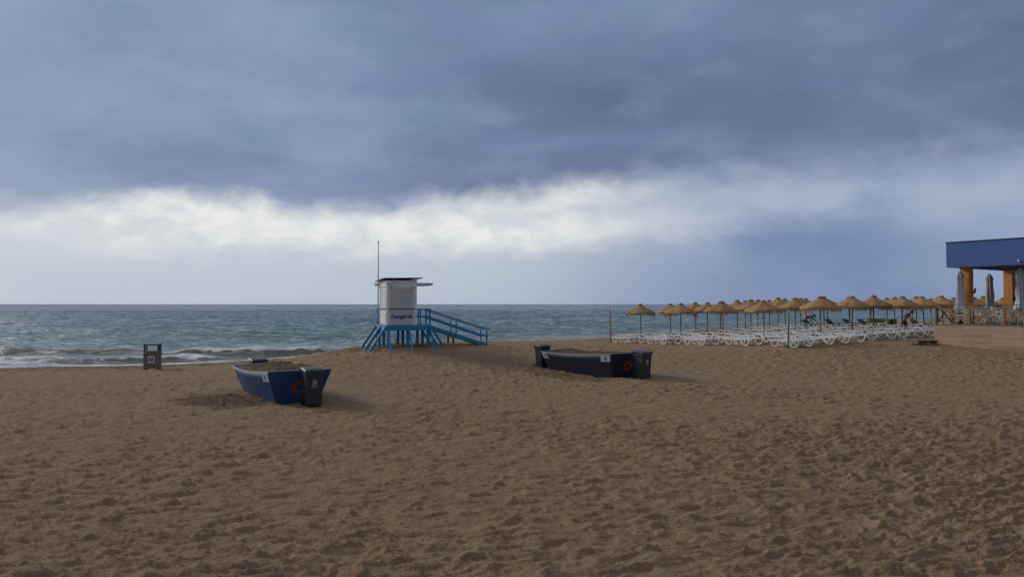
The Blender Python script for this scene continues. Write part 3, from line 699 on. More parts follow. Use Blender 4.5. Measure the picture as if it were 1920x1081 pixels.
# ------------------------------------------------------------------ wheelie bins
def make_bin():
    t = empty('wheeled_bin', (0, 0, 0))
    prof = [(0, .40, .44), (.06, .42, .46), (.84, .475, .555), (.90, .50, .585), (.97, .50, .585)]
    vs = []; 
    def rrect(w_, d_, z, r=.05, n=4):
        o = []
        for cx, cy, a0 in ((w_ / 2 - r, d_ / 2 - r, 0), (-w_ / 2 + r, d_ / 2 - r, 90), (-w_ / 2 + r, -d_ / 2 + r, 180), (w_ / 2 - r, -d_ / 2 + r, 270)):
            for k in range(n + 1): a = R(a0 + 90 * k / n); o.append((cx + r * math.cos(a), cy + r * math.sin(a), z))
        return o
    rings = [rrect(w_, d_, z) for z, w_, d_ in prof]; n = len(rings[0]); vs = sum(rings, [])
    fs = [(i * n + k, i * n + (k + 1) % n, (i + 1) * n + (k + 1) % n, (i + 1) * n + k) for i in range(len(rings) - 1) for k in range(n)] + [tuple(range(n))[::-1], tuple((len(rings) - 1) * n + k for k in range(n))]
    MB().add(vs, fs).build('body', M['bin'], t)
    # front recess ribs
    m = MB(); m.b2((-.16, -.298, .80), (.16, -.272, .83)); m.build('grip', M['lid'], t, .006)
    # domed lid sloping to the front, with overhanging rim
    rings = [rrect(.57, .66, 0), rrect(.58, .67, .035), rrect(.54, .62, .06), rrect(.40, .46, .085, .05)]
    for q, dz in zip(rings, (0, 0, .0, .0)):
        for i, (x, y, z) in enumerate(q): q[i] = (x, y, .972 + z + (y + .33) * .075)
    vs = sum(rings, []); n = len(rings[0])
    fs = [(i * n + k, i * n + (k + 1) % n, (i + 1) * n + (k + 1) % n, (i + 1) * n + k) for i in range(3) for k in range(n)] + [tuple(range(n))[::-1], tuple(3 * n + k for k in range(n))]
    MB().add(vs, fs).build('lid', M['lid'], t)
    MB().tube([(-.22, .30, .93), (-.22, .40, .98), (.22, .40, .98), (.22, .30, .93)], .018, 8).build('handle', M['lid'], t)
    for s_ in (-1, 1): MB().tube([(s_ * .22, .24, .10), (s_ * .275, .24, .10)], .10, 16).build('wheel', M['rubber'], t)
    m = MB(); z0 = .56
    yf = lambda z: -(.23 + (z - .06) * .0609) - .004
    def stk(x0, x1, za, zb_): 
        v = [(x0, yf(za), za), (x1, yf(za), za), (x1, yf(zb_), zb_), (x0, yf(zb_), zb_)]; v += [(x, y - .003, z) for x, y, z in v]
        m.add(v, [(4, 5, 6, 7), (0, 3, 2, 1), (0, 1, 5, 4), (1, 2, 6, 5), (2, 3, 7, 6), (3, 0, 4, 7)])
    # crown, shield outline with a mark inside, two lines of small print
    stk(-.045, .045, .715, .727); stk(-.05, -.03, .73, .745); stk(-.01, .01, .73, .755); stk(.03, .05, .73, .745)
    stk(-.062, -.047, .60, .705); stk(.047, .062, .60, .705); stk(-.047, .047, .692, .705); stk(-.05, .05, .588, .602); stk(-.025, .028, .635, .662); stk(.0, .032, .662, .676)
    for zz in (.553, .532):
        xx = -.10
        while xx < .09: wd_ = random.uniform(.008, .02); stk(xx, xx + wd_, zz, zz + .010); xx += wd_ + .007
    m.build('crest_print', M['crest'], t)
    return t
b0 = make_bin()
bins = [(-5.70, 21.42, 27, 'black wheeled bin with white crest, nearest the camera, at the end of the blue boat'),
        (-8.87, 26.15, 30, 'black wheeled bin behind the far end of the bright blue boat, only its lid showing'),
        (5.06, 29.0, 32, 'black wheeled bin at the right end of the navy boat'),
        (1.36, 33.35, 30, 'black wheeled bin at the far left end of the navy boat')]
for i, (x, y, r, lab) in enumerate(bins):
    b = b0 if i == 0 else copy_tree(b0)
    b.location = (x, y, G(x, y) - (.09 if i == 1 else .11 if i == 3 else .015)); b.rotation_euler = (0, 0, R(r)); b['label'] = lab; b['category'] = 'bin'; b['group'] = 'wheeled bins beside the boats'

# ------------------------------------------------------------------ wooden litter bin
def litter_bin():
    x, y = -16.72, 34.8; t = empty('litter_bin', (x, y, G(x, y) - .02), R(12), 'brown wooden plank litter bin with open top frame and blue square sticker', 'litter bin')
    w_, d_ = .68, .48
    m = MB()
    for i in range(6):
        a = -w_ / 2 + i * w_ / 6; z0 = .0 if i in (0, 5) else (.05 if i in (1, 4) else .10)
        m.b2((a + .004, -d_ / 2, z0), (a + w_ / 6 - .004, -d_ / 2 + .03, .87)); m.b2((a + .004, d_ / 2 - .03, z0), (a + w_ / 6 - .004, d_ / 2, .87))
    for s_ in (-1, 1):
        for j in range(3): b = -d_ / 2 + .034 + j * .137; m.b2((min(s_ * .35, s_ * .32), b, 0), (max(s_ * .35, s_ * .32), b + .13, .87))
    m.build('body', M['wood'], t, .004)
    MB().b2((-.31, -.2, .08), (.31, .2, .80)).build('liner', M['darkwood'], t)
    m = MB()
    for s_ in (-1, 1): m.b2((min(s_ * .34, s_ * .26), -.20, .872), (max(s_ * .34, s_ * .26), .20, 1.13))
    m.b2((-.345, -.21, 1.131), (.345, .21, 1.19)); m.build('top_frame', M['darkwood'], t, .004)
    m = MB()
    for s_ in (-1, 1): m.b2((min(s_ * .259, s_ * .235), -.213, .90), (max(s_ * .259, s_ * .235), -.20, 1.125))
    m.b2((-.235, -.213, 1.10), (.235, -.20, 1.125)); m.b2((-.259, -.213, .874), (.259, -.20, .898)); m.build('lining', M['plate'], t)
    pl = MB().b2((-.135, -.252, .33), (.135, -.2415, .64)).build('sticker', M['plate'], t)
    MB().b2((-.085, -.2555, .40), (.085, -.2525, .565)).build('sticker_square', mat('dark_blue_print', (.01, .02, .10), .5), pl)
    m = MB(); m.poly([(-.02, -.05), (.03, -.05), (.035, .0), (.05, .02), (.02, .05), (-.02, .06), (-.03, .02)], .003)
    o = m.build('sticker_mark', M['plate'], pl); o.scale = (.7, .7, 1); o.matrix_local = FRONT(0, -.2558, .482) @ Matrix.Scale(.65, 4)
litter_bin()

# ------------------------------------------------------------------ straw parasols
def canopy_mesh(seed):
    rnd = random.Random(seed); n = 72; ph = [rnd.uniform(0, 6.28) for _ in range(4)]
    prof = [(.03, .60), (.14, .55), (.35, .425), (.62, .29), (.88, .165), (1.06, .075), (1.13, .01), (1.14, -.05), (1.125, -.09), (.95, -.01), (.6, .15), (.2, .36), (.05, .42)]
    def wob(r, z, t, i):
        s = .02 * math.sin(5 * t + ph[0]) + .015 * math.sin(9 * t + ph[1])
        rr = r * (1 + s * .8 + rnd.uniform(-.006, .006)); zz = z + s * r * .6 - .012 * abs(math.sin(4 * t + ph[2])) * r
        if 5 <= i <= 8: zz += .035 * math.sin(3 * t + ph[3])
        return rr, zz
    m = MB(); m.lathe(prof, n, (0, 0, 0), wob); return m
def fringe_mesh(seed):
    rnd = random.Random(seed); m = MB(); n = 190
    for k in range(n):
        a = 2 * math.pi * (k + rnd.uniform(-.4, .4)) / n; r = 1.12 + rnd.uniform(-.03, .03); L = rnd.uniform(.05, .27) * (1 + .7 * math.sin(a * 2 + seed)); L = max(L, .04); w_ = rnd.uniform(.012, .03)
        c, s = math.cos(a), math.sin(a); z = -.055; lean = rnd.uniform(-.04, .04); rin = rnd.uniform(-.06, .03)
        p = [(r * c - s * w_, r * s + c * w_, z), (r * c + s * w_, r * s - c * w_, z), ((r + rin) * c + lean * s, (r + rin) * s - lean * c, z - L), ((r - .02) * c, (r - .02) * s, z)]
        m.add(p, [(0, 1, 2), (1, 3, 2), (3, 0, 2)])
    m.lathe([(1.11, -.045), (1.125, -.07), (1.095, -.055), (1.11, -.045)], 36)
    return m
def cap_mesh(seed):
    rnd = random.Random(seed); m = MB()
    m.lathe([(.0, .70), (.07, .66), (.13, .60), (.19, .575), (.17, .55)], 16)
    for k in range(26):
        a = rnd.uniform(0, 6.28); c, s = math.cos(a), math.sin(a); r = rnd.uniform(.17, .27); z = rnd.uniform(.56, .66)
        m.add([(.1 * c - s * .015, .1 * s + c * .015, .62), (.1 * c + s * .015, .1 * s - c * .015, .62), (r * c, r * s, z), (.1 * c, .1 * s, .60)], [(0, 1, 2), (1, 3, 2), (3, 0, 2)])
    return m
protos = []
def make_parasol(seed, dark):
    t = empty('straw_parasol', (0, 0, 0))
    MB().tube([(0, 0, -.25), (.0, 0, .9), (0, 0, 2.2)], [.045, .042, .038], 10).build('pole', M['poledark' if dark else 'pole'], t)
    for nm, mb in (('canopy', canopy_mesh(seed)), ('fringe', fringe_mesh(seed)), ('cap', cap_mesh(seed))):
        o = mb.build(nm, M['straw'], t); o.location = (0, 0, 1.80)
    ribs = MB()
    for k in range(8): a = math.pi * k / 4; ribs.bar((.04 * math.cos(a), .04 * math.sin(a), 2.15), (1.04 * math.cos(a), 1.04 * math.sin(a), 1.775), .03, .03)
    ribs.build('ribs', M['pole'], t)
    return t
protos = [[make_parasol(s, False), False] for s in (1, 2, 3, 4)] + [[make_parasol(5, True), False], [make_parasol(6, True), False]]
rowname = ['landward', 'second', 'middle', 'fourth', 'seaward']
ordn = ['first', 'second', 'third', 'fourth', 'fifth', 'sixth', 'seventh', 'eighth', 'ninth', 'tenth', 'eleventh', 'twelfth', 'thirteenth', 'fourteenth', 'fifteenth', 'sixteenth', 'seventeenth', 'eighteenth', 'nineteenth', 'twentieth', 'twenty-first', 'twenty-second', 'twenty-third', 'twenty-fourth', 'twenty-fifth', 'twenty-sixth']
rnd = random.Random(5)
def gp(i, k): return O[0] + 3.16 * i * AX[0] + 3.8 * k * BX[0], O[1] + 3.16 * i * AX[1] + 3.8 * k * BX[1]
ends = [11, 11, 10, 8, 5]
for k in range(5):
    for i in range(ends[k] + 1):
        x, y = gp(i, k)
        if (i, k) not in ((0, 0), (0, 4)): x += rnd.uniform(-.22, .22); y += rnd.uniform(-.3, .3)
        pi = (4 + i % 2) if (k == 0 and 1 <= i <= 5) else (i * 3 + k * 5) % 4
        pr = protos[pi]
        o = copy_tree(pr[0]) if pr[1] else pr[0]; pr[1] = True
        o.location = (x, y, G(x, y)); lean = R(rnd.uniform(-1.5, 1.5))
        if k == 0 and i in (4, 5): lean = R(-4.0)
        sc = rnd.uniform(.97, 1.04); hz = rnd.uniform(.99, 1.04)
        if k == 0 and i == 0: sc = 1.03; hz = 1.03
        o.scale = (sc, sc, hz)
        o.rotation_euler = (R(rnd.uniform(-1, 1)), lean, 0)
        for ch in o.children:
            if ch.name.startswith(('canopy', 'fringe', 'cap', 'ribs')): ch.rotation_euler = (0, 0, rnd.uniform(0, 6.28) * 0 + (i * 7 + k * 3) % 8 * math.pi / 4)
        tag(o, 'straw thatched parasol, %s from the left end of the %s row' % (ordn[i], rowname[k]), 'parasol', 'straw parasols over the white loungers')

# posts standing in the sand
for (x, y, ln, lean, lab) in ((6.62, 50., 2.2, -2.2, 'lone wooden post in the sand left of all the parasols'), (14.15, 38.3, 2.05, 1.0, 'bare wooden post in the sand in front of the nearest loungers')):
    gz = G(x, y)
    o = MB().tube([(0, 0, -.3), (.0, 0, ln * .5), (.01, 0, ln)], [.045, .043, .04], 10).build('wooden_post', M['pole'])
    o.location = (x, y, gz); o.rotation_euler = (0, R(lean), 0); tag(o, lab, 'post')

# ------------------------------------------------------------------ loungers
def make_lounger(material, raised, name):
    t = empty(name, (0, 0, 0)); W2 = .33
    prof = [(0, .36), (.25, .345), (.6, .32), (1.0, .30), (1.45, .31), (1.9, .33)]
    if raised: prof = [(-.05, .78), (.15, .60), (.42, .34), (.7, .31), (1.0, .30), (1.45, .31), (1.9, .33)]
    m = MB()
    for j in (-1, 1):
        for (a, za), (b, zb_) in zip(prof[:-1], prof[1:]): m.bar((j * W2, a, za), (j * W2, b, zb_), .05, .07)
    for (a, za), (b, zb_) in zip(prof[:-1], prof[1:]):
        L = math.hypot(b - a, zb_ - za); n = max(1, int(L / .115))
        for q in range(n):
            f0 = (q + .08) / n; f1 = (q + .86) / n
            m.bar((0, a + (b - a) * f0, za + (zb_ - za) * f0 + .012), (0, a + (b - a) * f1, za + (zb_ - za) * f1 + .012), W2 * 2 - .05, .022)
    m.box((0, prof[0][0], prof[0][1]), (W2 * 2 + .05, .06, .06)); m.box((0, 1.9, .33), (W2 * 2 + .05, .06, .06))
    m.build('bed', material, t)
    for j in (-1, 1):
        for y0, y1 in ((.12, .66), (1.28, 1.74)):
            m = MB(); x = j * W2; p = [(x, y0 - .03, .33), (x, y0 + .10, .05), (x, y0 + .16, .02), (x, y1 - .16, .02), (x, y1 - .10, .05), (x, y1 + .03, .33)]
            for a, b in zip(p[:-1], p[1:]): m.bar(a, b, .06, .05, (1, 0, 0))
            m.build('leg', material, t)
        m = MB(); x = j * (W2 + .012); p = [(x, .62, .34), (x, .70, .49), (x, .78, .52), (x, 1.12, .52), (x, 1.20, .48), (x, 1.26, .33)]
        for a, b in zip(p[:-1], p[1:]): m.bar(a, b, .045, .05, (1, 0, 0))
        m.build('armrest', material, t)
    return t
lp = make_lounger(M['plastic'], False, 'sun_lounger'); first = True
rnd = random.Random(11)
lrows = [(-.95, -2, 9), (-.12, -2, 10), (.75, -2, 10), (1.6, -2, 10), (2.5, -2, 9), (3.4, -1, 7), (4.2, -1, 5)]
lname = ['front', 'second', 'third', 'fourth', 'fifth', 'sixth', 'seaward']
cnt = 0
for ri, (k, i0, i1) in enumerate(lrows):
    seq = 0
    for i in range(i0, i1 + 1):
        for h in (-.62, .62):
            a = 3.16 * i + h + rnd.uniform(-.08, .08) + ri * .2; tt = 3.8 * k + rnd.uniform(-.12, .12)
            x = O[0] + a * AX[0] + tt * BX[0]; y = O[1] + a * AX[1] + tt * BX[1]
            # nothing inside the terrace
            rx, ry = x - 22.6, y - 40.0; uu = rx * .57 - ry * .82; vv = rx * .82 + ry * .57
            if uu > -2.3 and vv > -.55: continue
            if x / y > .74 or x / y < (1170 - 960) / 1400: continue
            ppx = 960 + 1400 * x / y; ppy = 569.7 + 1400 * (CAMZ - G(x, y)) / y
            if ppy < np.interp(ppx, [1172, 1240, 1300, 1400, 1500, 1760], [638, 635.5, 633, 627, 620.5, 617]): continue
            o = lp if first else copy_tree(lp); first = False; seq += 1; cnt += 1
            o.location = (x, y, G(x, y) - .01); o.rotation_euler = (0, 0, math.atan2(.57, .82) + R(rnd.uniform(-3, 3) + (0 if h < 0 else 1)))
            tag(o, 'white plastic sun lounger, %s from the left in the %s row' % (ordn[seq - 1] if seq <= len(ordn) else 'last', lname[ri]), 'sun lounger', 'white sun loungers under the parasols')
dl = make_lounger(M['brown'], True, 'reclined_lounger'); f2 = True
for (px, dd, lab) in ((1509, 57, 'beside the person in red'), (1551, 60, 'in the gap right of the person in red'), (1584, 59, 'midway between the two people'), (1612, 58, 'left of the yellow boards'), (1711, 54.5, 'just right of the person in black')):
    o = dl if f2 else copy_tree(dl); f2 = False
    x = (px - 960) / 1400 * dd; o.location = (x, dd, G(x, dd)); o.rotation_euler = (0, 0, R(-145 + px % 7))
    tag(o, 'dark brown lounger with raised back, ' + lab, 'sun lounger', 'dark loungers among the white ones')

# stack of boards and a crate near the waterline
def boards():
    x, y = 31.8, 65.5; t = empty('board_stack', (x, y, G(x, y)), R(8), 'stack of yellow and green boards lying beyond the loungers', 'board stack')
    rn = random.Random(4)
    for k in range(6):
        m = MB(); n = 14; L = rn.uniform(.95, 1.2); W_ = .36; off = rn.uniform(-.15, .15); o_ = []
        for q in range(2 * n):
            a = math.pi * q / n; o_.append((off + L * math.copysign(abs(math.cos(a)) ** .6, math.cos(a)), W_ * math.copysign(abs(math.sin(a)) ** .8, math.sin(a)) + rn.uniform(-.02, .02)))
        m.poly(o_, .095); o = m.build('board', M['yellow'] if k % 3 else M['greenf'], t, .02); o.location = (0, 0, .12 + k * .105); o.rotation_euler = (R(rn.uniform(-2, 2)), R(rn.uniform(-3, 3)), R(rn.uniform(-8, 8)))
    MB().b2((-.8, -.25, 0), (-.7, .25, .115)).b2((.7, -.25, 0), (.8, .25, .115)).build('bearer', M['wood'], t)
    x, y = 33.6, 66; c = empty('dark_crate', (x, y, G(x, y)), R(5), 'dark crate at the right end of the yellow boards', 'crate')
    MB().b2((-.28, -.22, 0), (.28, .22, .62)).build('body', M['darkwood'], c, .02); MB().b2((-.31, -.25, .622), (.31, .25, .68)).build('lid', M['darkwood'], c, .015)
boards()

# ------------------------------------------------------------------ beach bar pavilion and terrace
U = (.57, -.82); V = (.82, .57); TR = math.atan2(-.82, .57)       # local x = U, local y = V
P0 = (22.6, 40.0); DK = 1.81
def loc2w(u, v): return P0[0] + U[0] * u + V[0] * v, P0[1] + U[1] * u + V[1] * v
def pavilion():
    t = empty('beach_bar', (P0[0], P0[1], 0), TR, 'blue topped beach bar pavilion on orange columns above a plank clad terrace', 'pavilion')
    MB().b2((.0, .0, .30), (9, 13, DK - .04)).build('terrace_base', M['clad'], t)
    MB().b2((-.02, -.02, DK - .038), (9, 13, DK)).build('terrace_floor', M['deck'], t)
    # roof: fascia ring + soffit + coping
    rx0, ry0 = .40, .55; X1, Y1 = 9.6, 13.; zb, zt = 4.82, 6.13
    m = MB(); m.b2((rx0, ry0, zb), (X1, ry0 + .25, zt)); m.b2((rx0, ry0 + .25, zb), (rx0 + .25, Y1, zt)); m.b2((X1 - .25, ry0 + .25, zb), (X1, Y1, zt)); m.build('roof_fascia', M['fblue'], t)
    MB().b2((rx0 + .25, ry0 + .25, zb + .03), (X1 - .25, Y1, zb + .2)).build('soffit', M['soffit'], t)
    m = MB(); m.b2((rx0 - .03, ry0 - .03, zt + .001), (X1 + .03, ry0 + .3, zt + .05)); m.b2((rx0 - .03, ry0 + .3, zt + .001), (rx0 + .3, Y1, zt + .05)); m.build('coping', M['soffit'], t)
    for (u, v) in ((.72, 2.1), (.72, 7.4), (6.2, 2.1), (6.2, 7.4)): MB().b2((u - .24, v - .24, DK + .001), (u + .24, v + .24, zb + .03)).build('column', M['ocol'], t, .01)
    MB().lathe([(0, .0), (.045, .01), (.06, .04), (.045, .075), (0, .085)], 14).xf(Matrix.Translation((3.86, ry0 - .0, zb + .2)) @ Matrix.Rotation(R(90), 4, 'X')).build('wall_lamp', M['plate'], t)
    m = MB(); m.bar((.962, 2.1, 3.5), (1.1, 2.1, 3.5), .05, .05); m.bar((1.1, 2.1, 3.45), (1.16, 2.1, 3.72), .05, .09); m.build('spotlight', M['black'], t)
    m = MB(); m.bar((.962, 7.4, 3.2), (1.06, 7.4, 3.2), .1, .25); m.build('spotlight', M['black'], t)
pavilion()
def terrace_fence():
    t = empty('timber_railing', (P0[0], P0[1], DK), TR, 'timber railing with crossed braces along the terrace edge', 'railing')
    H = 1.03
    def run(pts, side):
        for (a, b) in pts: MB().b2((a - .055, b - .055, 0), (a + .055, b + .055, H - .03)).build('railing_post', M['fence'], t, .008)
        for (p, q) in zip(pts[:-1], pts[1:]):
            d = Vector((q[0] - p[0], q[1] - p[1], 0)).normalized() * .055; nn = Vector((d.y, -d.x, 0)).normalized() * .03
            a = Vector((p[0], p[1], 0)) + d; b = Vector((q[0], q[1], 0)) - d
            MB().bar(a + nn + Vector((0, 0, H - .08)), b + nn + Vector((0, 0, .12)), .04, .10).build('cross_brace', M['fence'], t)
            MB().bar(a - nn + Vector((0, 0, .12)), b - nn + Vector((0, 0, H - .08)), .04, .09).build('cross_brace', M['fence'], t)
        a, b = pts[0], pts[-1]
        MB().bar((a[0], a[1], H + side), (b[0], b[1], H + side), .12, .05).build('top_rail', M['rail'], t, .006)
    run([(.10 + 1.62 * k, .08) for k in range(6)], 0)
    run([(.10, .08 + .0)] + [(.10, .08 + 1.62 * k) for k in range(1, 8)], .003)
terrace_fence()
def folded_parasol(u, v, h, material, label, seed):
    x, y = loc2w(u, v); t = empty('folded_parasol', (x, y, DK), R(seed * 31), label, 'parasol', 'folded parasols on the terrace'); rn = random.Random(seed)
    MB().tube([(0, 0, .06), (0, 0, h - .05)], .028, 10).build('pole', M['metal'], t)
    n = 40; prof = [(.02, h), (.05, h - .04), (.15, h - .22), (.17, h - .35), (.14, h - .40), (.155, h - .8), (.19, h - 1.3), (.16, h - 1.62), (.20, h - 1.85), (.27, h - 2.10), (.22, h - 2.22), (.06, h - 2.15)]
    ph = rn.uniform(0, 6)
    def wob(r, z, a, i):
        s = math.sin(8 * a + ph + z * .6) * .22 + math.sin(5 * a + z * 2 + ph) * .10
        return r * (1 + s * (0 if i < 1 else 1)), z + (rn.uniform(-.02, .02) + .07 * math.sin(3 * a + ph) if i > 8 else 0)
    MB().lathe(prof, n, (0, 0, 0), wob).build('canopy', material, t)
    MB().tube([( .165 * math.cos(a), .165 * math.sin(a), h - 1.62) for a in [k * math.pi / 8 for k in range(16)]], .018, 6, True).build('strap', material, t)
    MB().lathe([(0, .0), (.36, .0), (.37, .05), (.30, .08), (.06, .10), (.05, .3), (0, .3)], 28).build('base', M['rubber'], t)
folded_parasol(.62, 1.55, 2.85, M['canvas'], 'white folded parasol in front of the left orange column', 1)
folded_parasol(.75, 4.75, 2.78, M['canvas2'], 'beige grey folded parasol between the two orange columns', 2)
folded_parasol(3.3, 2.12, 2.95, M['canvas'], 'white folded parasol at the right edge of the photo', 3)
# chairs and tables
def make_chair():
    t = empty('terrace_chair', (0, 0, 0))
    for x in (-.22, .22):
        MB().tube([(x, -.22, 0), (x * .95, -.20, .46)], .016, 8).build('leg', M['chairw'], t)
        MB().tube([(x, .24, 0), (x * .95, .20, .46), (x * .95, .27, .92)], .016, 8).build('leg', M['chairw'], t)
        MB().tube([(x * 1.1, -.2, .46), (x * 1.15, -.2, .66), (x * 1.1, .23, .68)], .014, 8).build('armrest', M['chairw'], t)
    MB().b2((-.23, -.22, .44), (.23, .22, .47)).build('seat', M['chairw'], t, .01)
    m = MB(); 
    for z in (.62, .75, .88): m.bar((-.21, .24 + (z - .46) * .08, z), (.21, .24 + (z - .46) * .08, z), .02, .05)
    m.build('backrest', M['chairw'], t); return t
def make_table():
    t = empty('terrace_table', (0, 0, 0))
    MB().b2((-.4, -.4, .72), (.4, .4, .755)).build('tabletop', M['table'], t, .008)
    for x in (-.34, .34):
        for y in (-.34, .34): MB().b2((x - .02, y - .02, 0), (x + .02, y + .02, .718)).build('leg', M['chairw'], t)
    return t
ch = make_chair(); tb = make_table(); fc = ft = True
tabs = [(1.5, 1.3, 'nearest the terrace corner'), (1.3, 3.9, 'behind the railing between the columns'), (3.3, 1.2, 'under the folded parasol at the right edge'), (3.6, 4.6, 'at the back right under the roof')]
for (u, v, lab) in tabs:
    x, y = loc2w(u, v); o = tb if ft else copy_tree(tb); ft = False; o.location = (x, y, DK); o.rotation_euler = (0, 0, TR); tag(o, 'square terrace table ' + lab, 'table', 'tables on the terrace')
    for q, (du, dv, rz, side) in enumerate(((-.62, 0, 90, 'left side'), (.62, 0, -90, 'right side'), (0, -.62, 180, 'near side'), (0, .62, 0, 'far side'))):
        x, y = loc2w(u + du, v + dv)
        if u + du < .35 or v + dv < .4: 
            pass
        o = ch if fc else copy_tree(ch); fc = False; o.location = (x, y, DK); o.rotation_euler = (0, 0, TR + R(rz + random.uniform(-12, 12)))
        tag(o, 'pale metal chair, %s of the table %s' % (side, lab), 'chair', 'chairs on the terrace')
# planks on the sand
def plank(x, y, L, wd, th, rz, lab, z=0):
    t = empty('boardwalk_section', (x, y, G(x, y) + z), rz, lab, 'boardwalk'); m = MB(); n = int(wd / .13)
    for k in range(n): m.b2((-L / 2, -wd / 2 + k * wd / n, th * .4), (L / 2, -wd / 2 + (k + 1) * wd / n - .012, th))
    m.build('planks', M['wood'], t, .004)
    m = MB()
    for s_ in (-.4, 0, .4): m.b2((L * s_ - .05, -wd / 2 + .01, -.08), (L * s_ + .05, wd / 2, th * .4 - .002))
    m.build('bearer', M['wood'], t)
plank(21.75, 39.75, 1.25, 1.1, .11, R(8), 'short grey wooden boardwalk section against the terrace corner', .12)
plank(23.3, 33.2, 1.4, .6, .07, R(-4), 'weathered plank half buried at the right edge, before the terrace', -.01)

# ------------------------------------------------------------------ people
def skinned(name, pts, edges, material, parent, root=0, sub=2):
    me = bpy.data.meshes.new(name); me.from_pydata([p[:3] for p in pts], edges, []); o = bpy.data.objects.new(name, me); C.objects.link(o)
    md = o.modifiers.new('skin', 'SKIN')
    if not me.skin_vertices: 
        bpy.context.view_layer.objects.active = o
    sv = me.skin_vertices[0].data if me.skin_vertices else None
    if sv is None: raise RuntimeError('no skin layer')
    for i, p in enumerate(pts):
        r = p[3]; sv[i].radius = r if isinstance(r, tuple) else (r, r)
        sv[i].use_root = (i == root)
    if sub: s = o.modifiers.new('sub', 'SUBSURF'); s.levels = sub; s.render_levels = sub
    dg = bpy.context.evaluated_depsgraph_get(); dg.update()
    m2 = bpy.data.meshes.new_from_object(o.evaluated_get(dg)); bpy.data.objects.remove(o)
    m2.name = name; m2.materials.clear(); m2.materials.append(material)
    for p in m2.polygons: p.use_smooth = True
    o = bpy.data.objects.new(name, m2); C.objects.link(o)
    if parent: o.parent = parent
    return o
def person(x, y, rz, label, J, top, bottom, sleeves, trouser_full, skirt=False):
    """J: joints in local space, person faces +x, y lateral."""
    t = empty('person', (x, y, G(x, y)), rz, label, 'person')
    pel, wai, che, nek, hed = [Vector(J[k]) for k in ('pelvis', 'waist', 'chest', 'neck', 'head')]
    pts = []; ed = []
    def ap(p, r, par=None):
        pts.append((p[0], p[1], p[2], r)); i = len(pts) - 1
        if par is not None: ed.append((par, i))
        return i
    a = ap(pel, .135); b = ap(wai, .12, a); c = ap(che, .135, b); d = ap(nek, .055, c)
    hd = (hed - nek).normalized(); e = ap(nek + hd * .09, .06, d); f = ap(hed, .095, e); g_ = ap(hed + hd * .09, .07, f)
    for s_ in (-1, 1):
        sh = Vector(J['sh']) + Vector((0, s_ * .17, 0)); el = Vector(J['el']) + Vector((0, s_ * .2, 0)); wr = Vector(J['wr']) + Vector((0, s_ * .16, 0))
        if s_ == 1 and 'wr2' in J: wr = Vector(J['wr2']) + Vector((0, .16, 0)); el = Vector(J['el2']) + Vector((0, .2, 0))
        i = ap(sh, .06, c); j = ap(el, .042, i); k = ap(wr, .028, j); dd = (wr - el).normalized()
        pm = ap(wr + dd * .07, .034, k)
        for q in range(4):
            o_ = Vector((0, (q - 1.5) * .02, 0)); f1 = ap(wr + dd * .11 + o_, .010, pm); f2_ = ap(wr + dd * (.15 + .008 * (1.5 - abs(q - 1.5))) + o_ + Vector((.015, 0, 0)), .009, f1); ap(wr + dd * .17 + o_ + Vector((.03, 0, -.0)), .008, f2_)
        th = ap(wr + dd * .05 + Vector((.02, -s_ * .035, 0)), .012, pm); ap(wr + dd * .09 + Vector((.04, -s_ * .05, 0)), .009, th)
        hp = Vector(pel) + Vector((0, s_ * .09, -.04)); kn = Vector(J['kn%d' % (s_ > 0)]) + Vector((0, s_ * .10, 0)); an = Vector(J['an%d' % (s_ > 0)]) + Vector((0, s_ * .10, 0))
        i = ap(hp, .10, a); j = ap(kn, .06, i); k = ap(an, .038, j); l = ap(an + Vector((.07, 0, -.045)), .04, k); ap(an + Vector((.17, 0, -.055)), .03, l)
    body = skinned('person', pts, ed, M['skin'], t); body.name = 'body'
    # face
    fw = Vector(J['face']).normalized(); sdv = Vector((0, 1, 0)); upv = hd
    m = MB()
    for s_ in (-1, 1): m.lathe([(0, .012), (.011, .006), (.012, 0), (0, -.012)], 8, tuple(hed + fw * .085 + sdv * s_ * .033 + upv * .01))
    m.build('eyes', M['hair'], body)
    m = MB(); m.bar(hed + fw * .085 + upv * .015, hed + fw * .115 - upv * .025, .025, .02); m.build('nose', M['skin'], body)
    m = MB(); m.bar(hed + fw * .095 - upv * .05 - sdv * .022, hed + fw * .095 - upv * .05 + sdv * .022, .01, .01); m.build('mouth', M['pink'], body)
    m = MB()
    for s_ in (-1, 1): m.lathe([(0, .03), (.018, .015), (.02, 0), (0, -.03)], 8, tuple(hed + sdv * s_ * .095))
    m.build('ears', M['skin'], body)
    # hair: cap over the back and crown
    hr = [(hed + upv * .02 - fw * .03), (hed + upv * .09 - fw * .02), (hed - fw * .09 + upv * .03), (hed - fw * .08 - upv * .06)]
    skinned('hair', [(*hr[0], .10), (*hr[1], .085), (*hr[2], .075), (*hr[3], .05)], [(0, 1), (0, 2), (2, 3)], M['hair'], t)
    # shirt
    P_ = [(*(wai + (pel - wai) * .6), .150), (*wai, .137), (*che, .152), (*(che + (nek - che) * .7), .085)]; E_ = [(0, 1), (1, 2), (2, 3)]
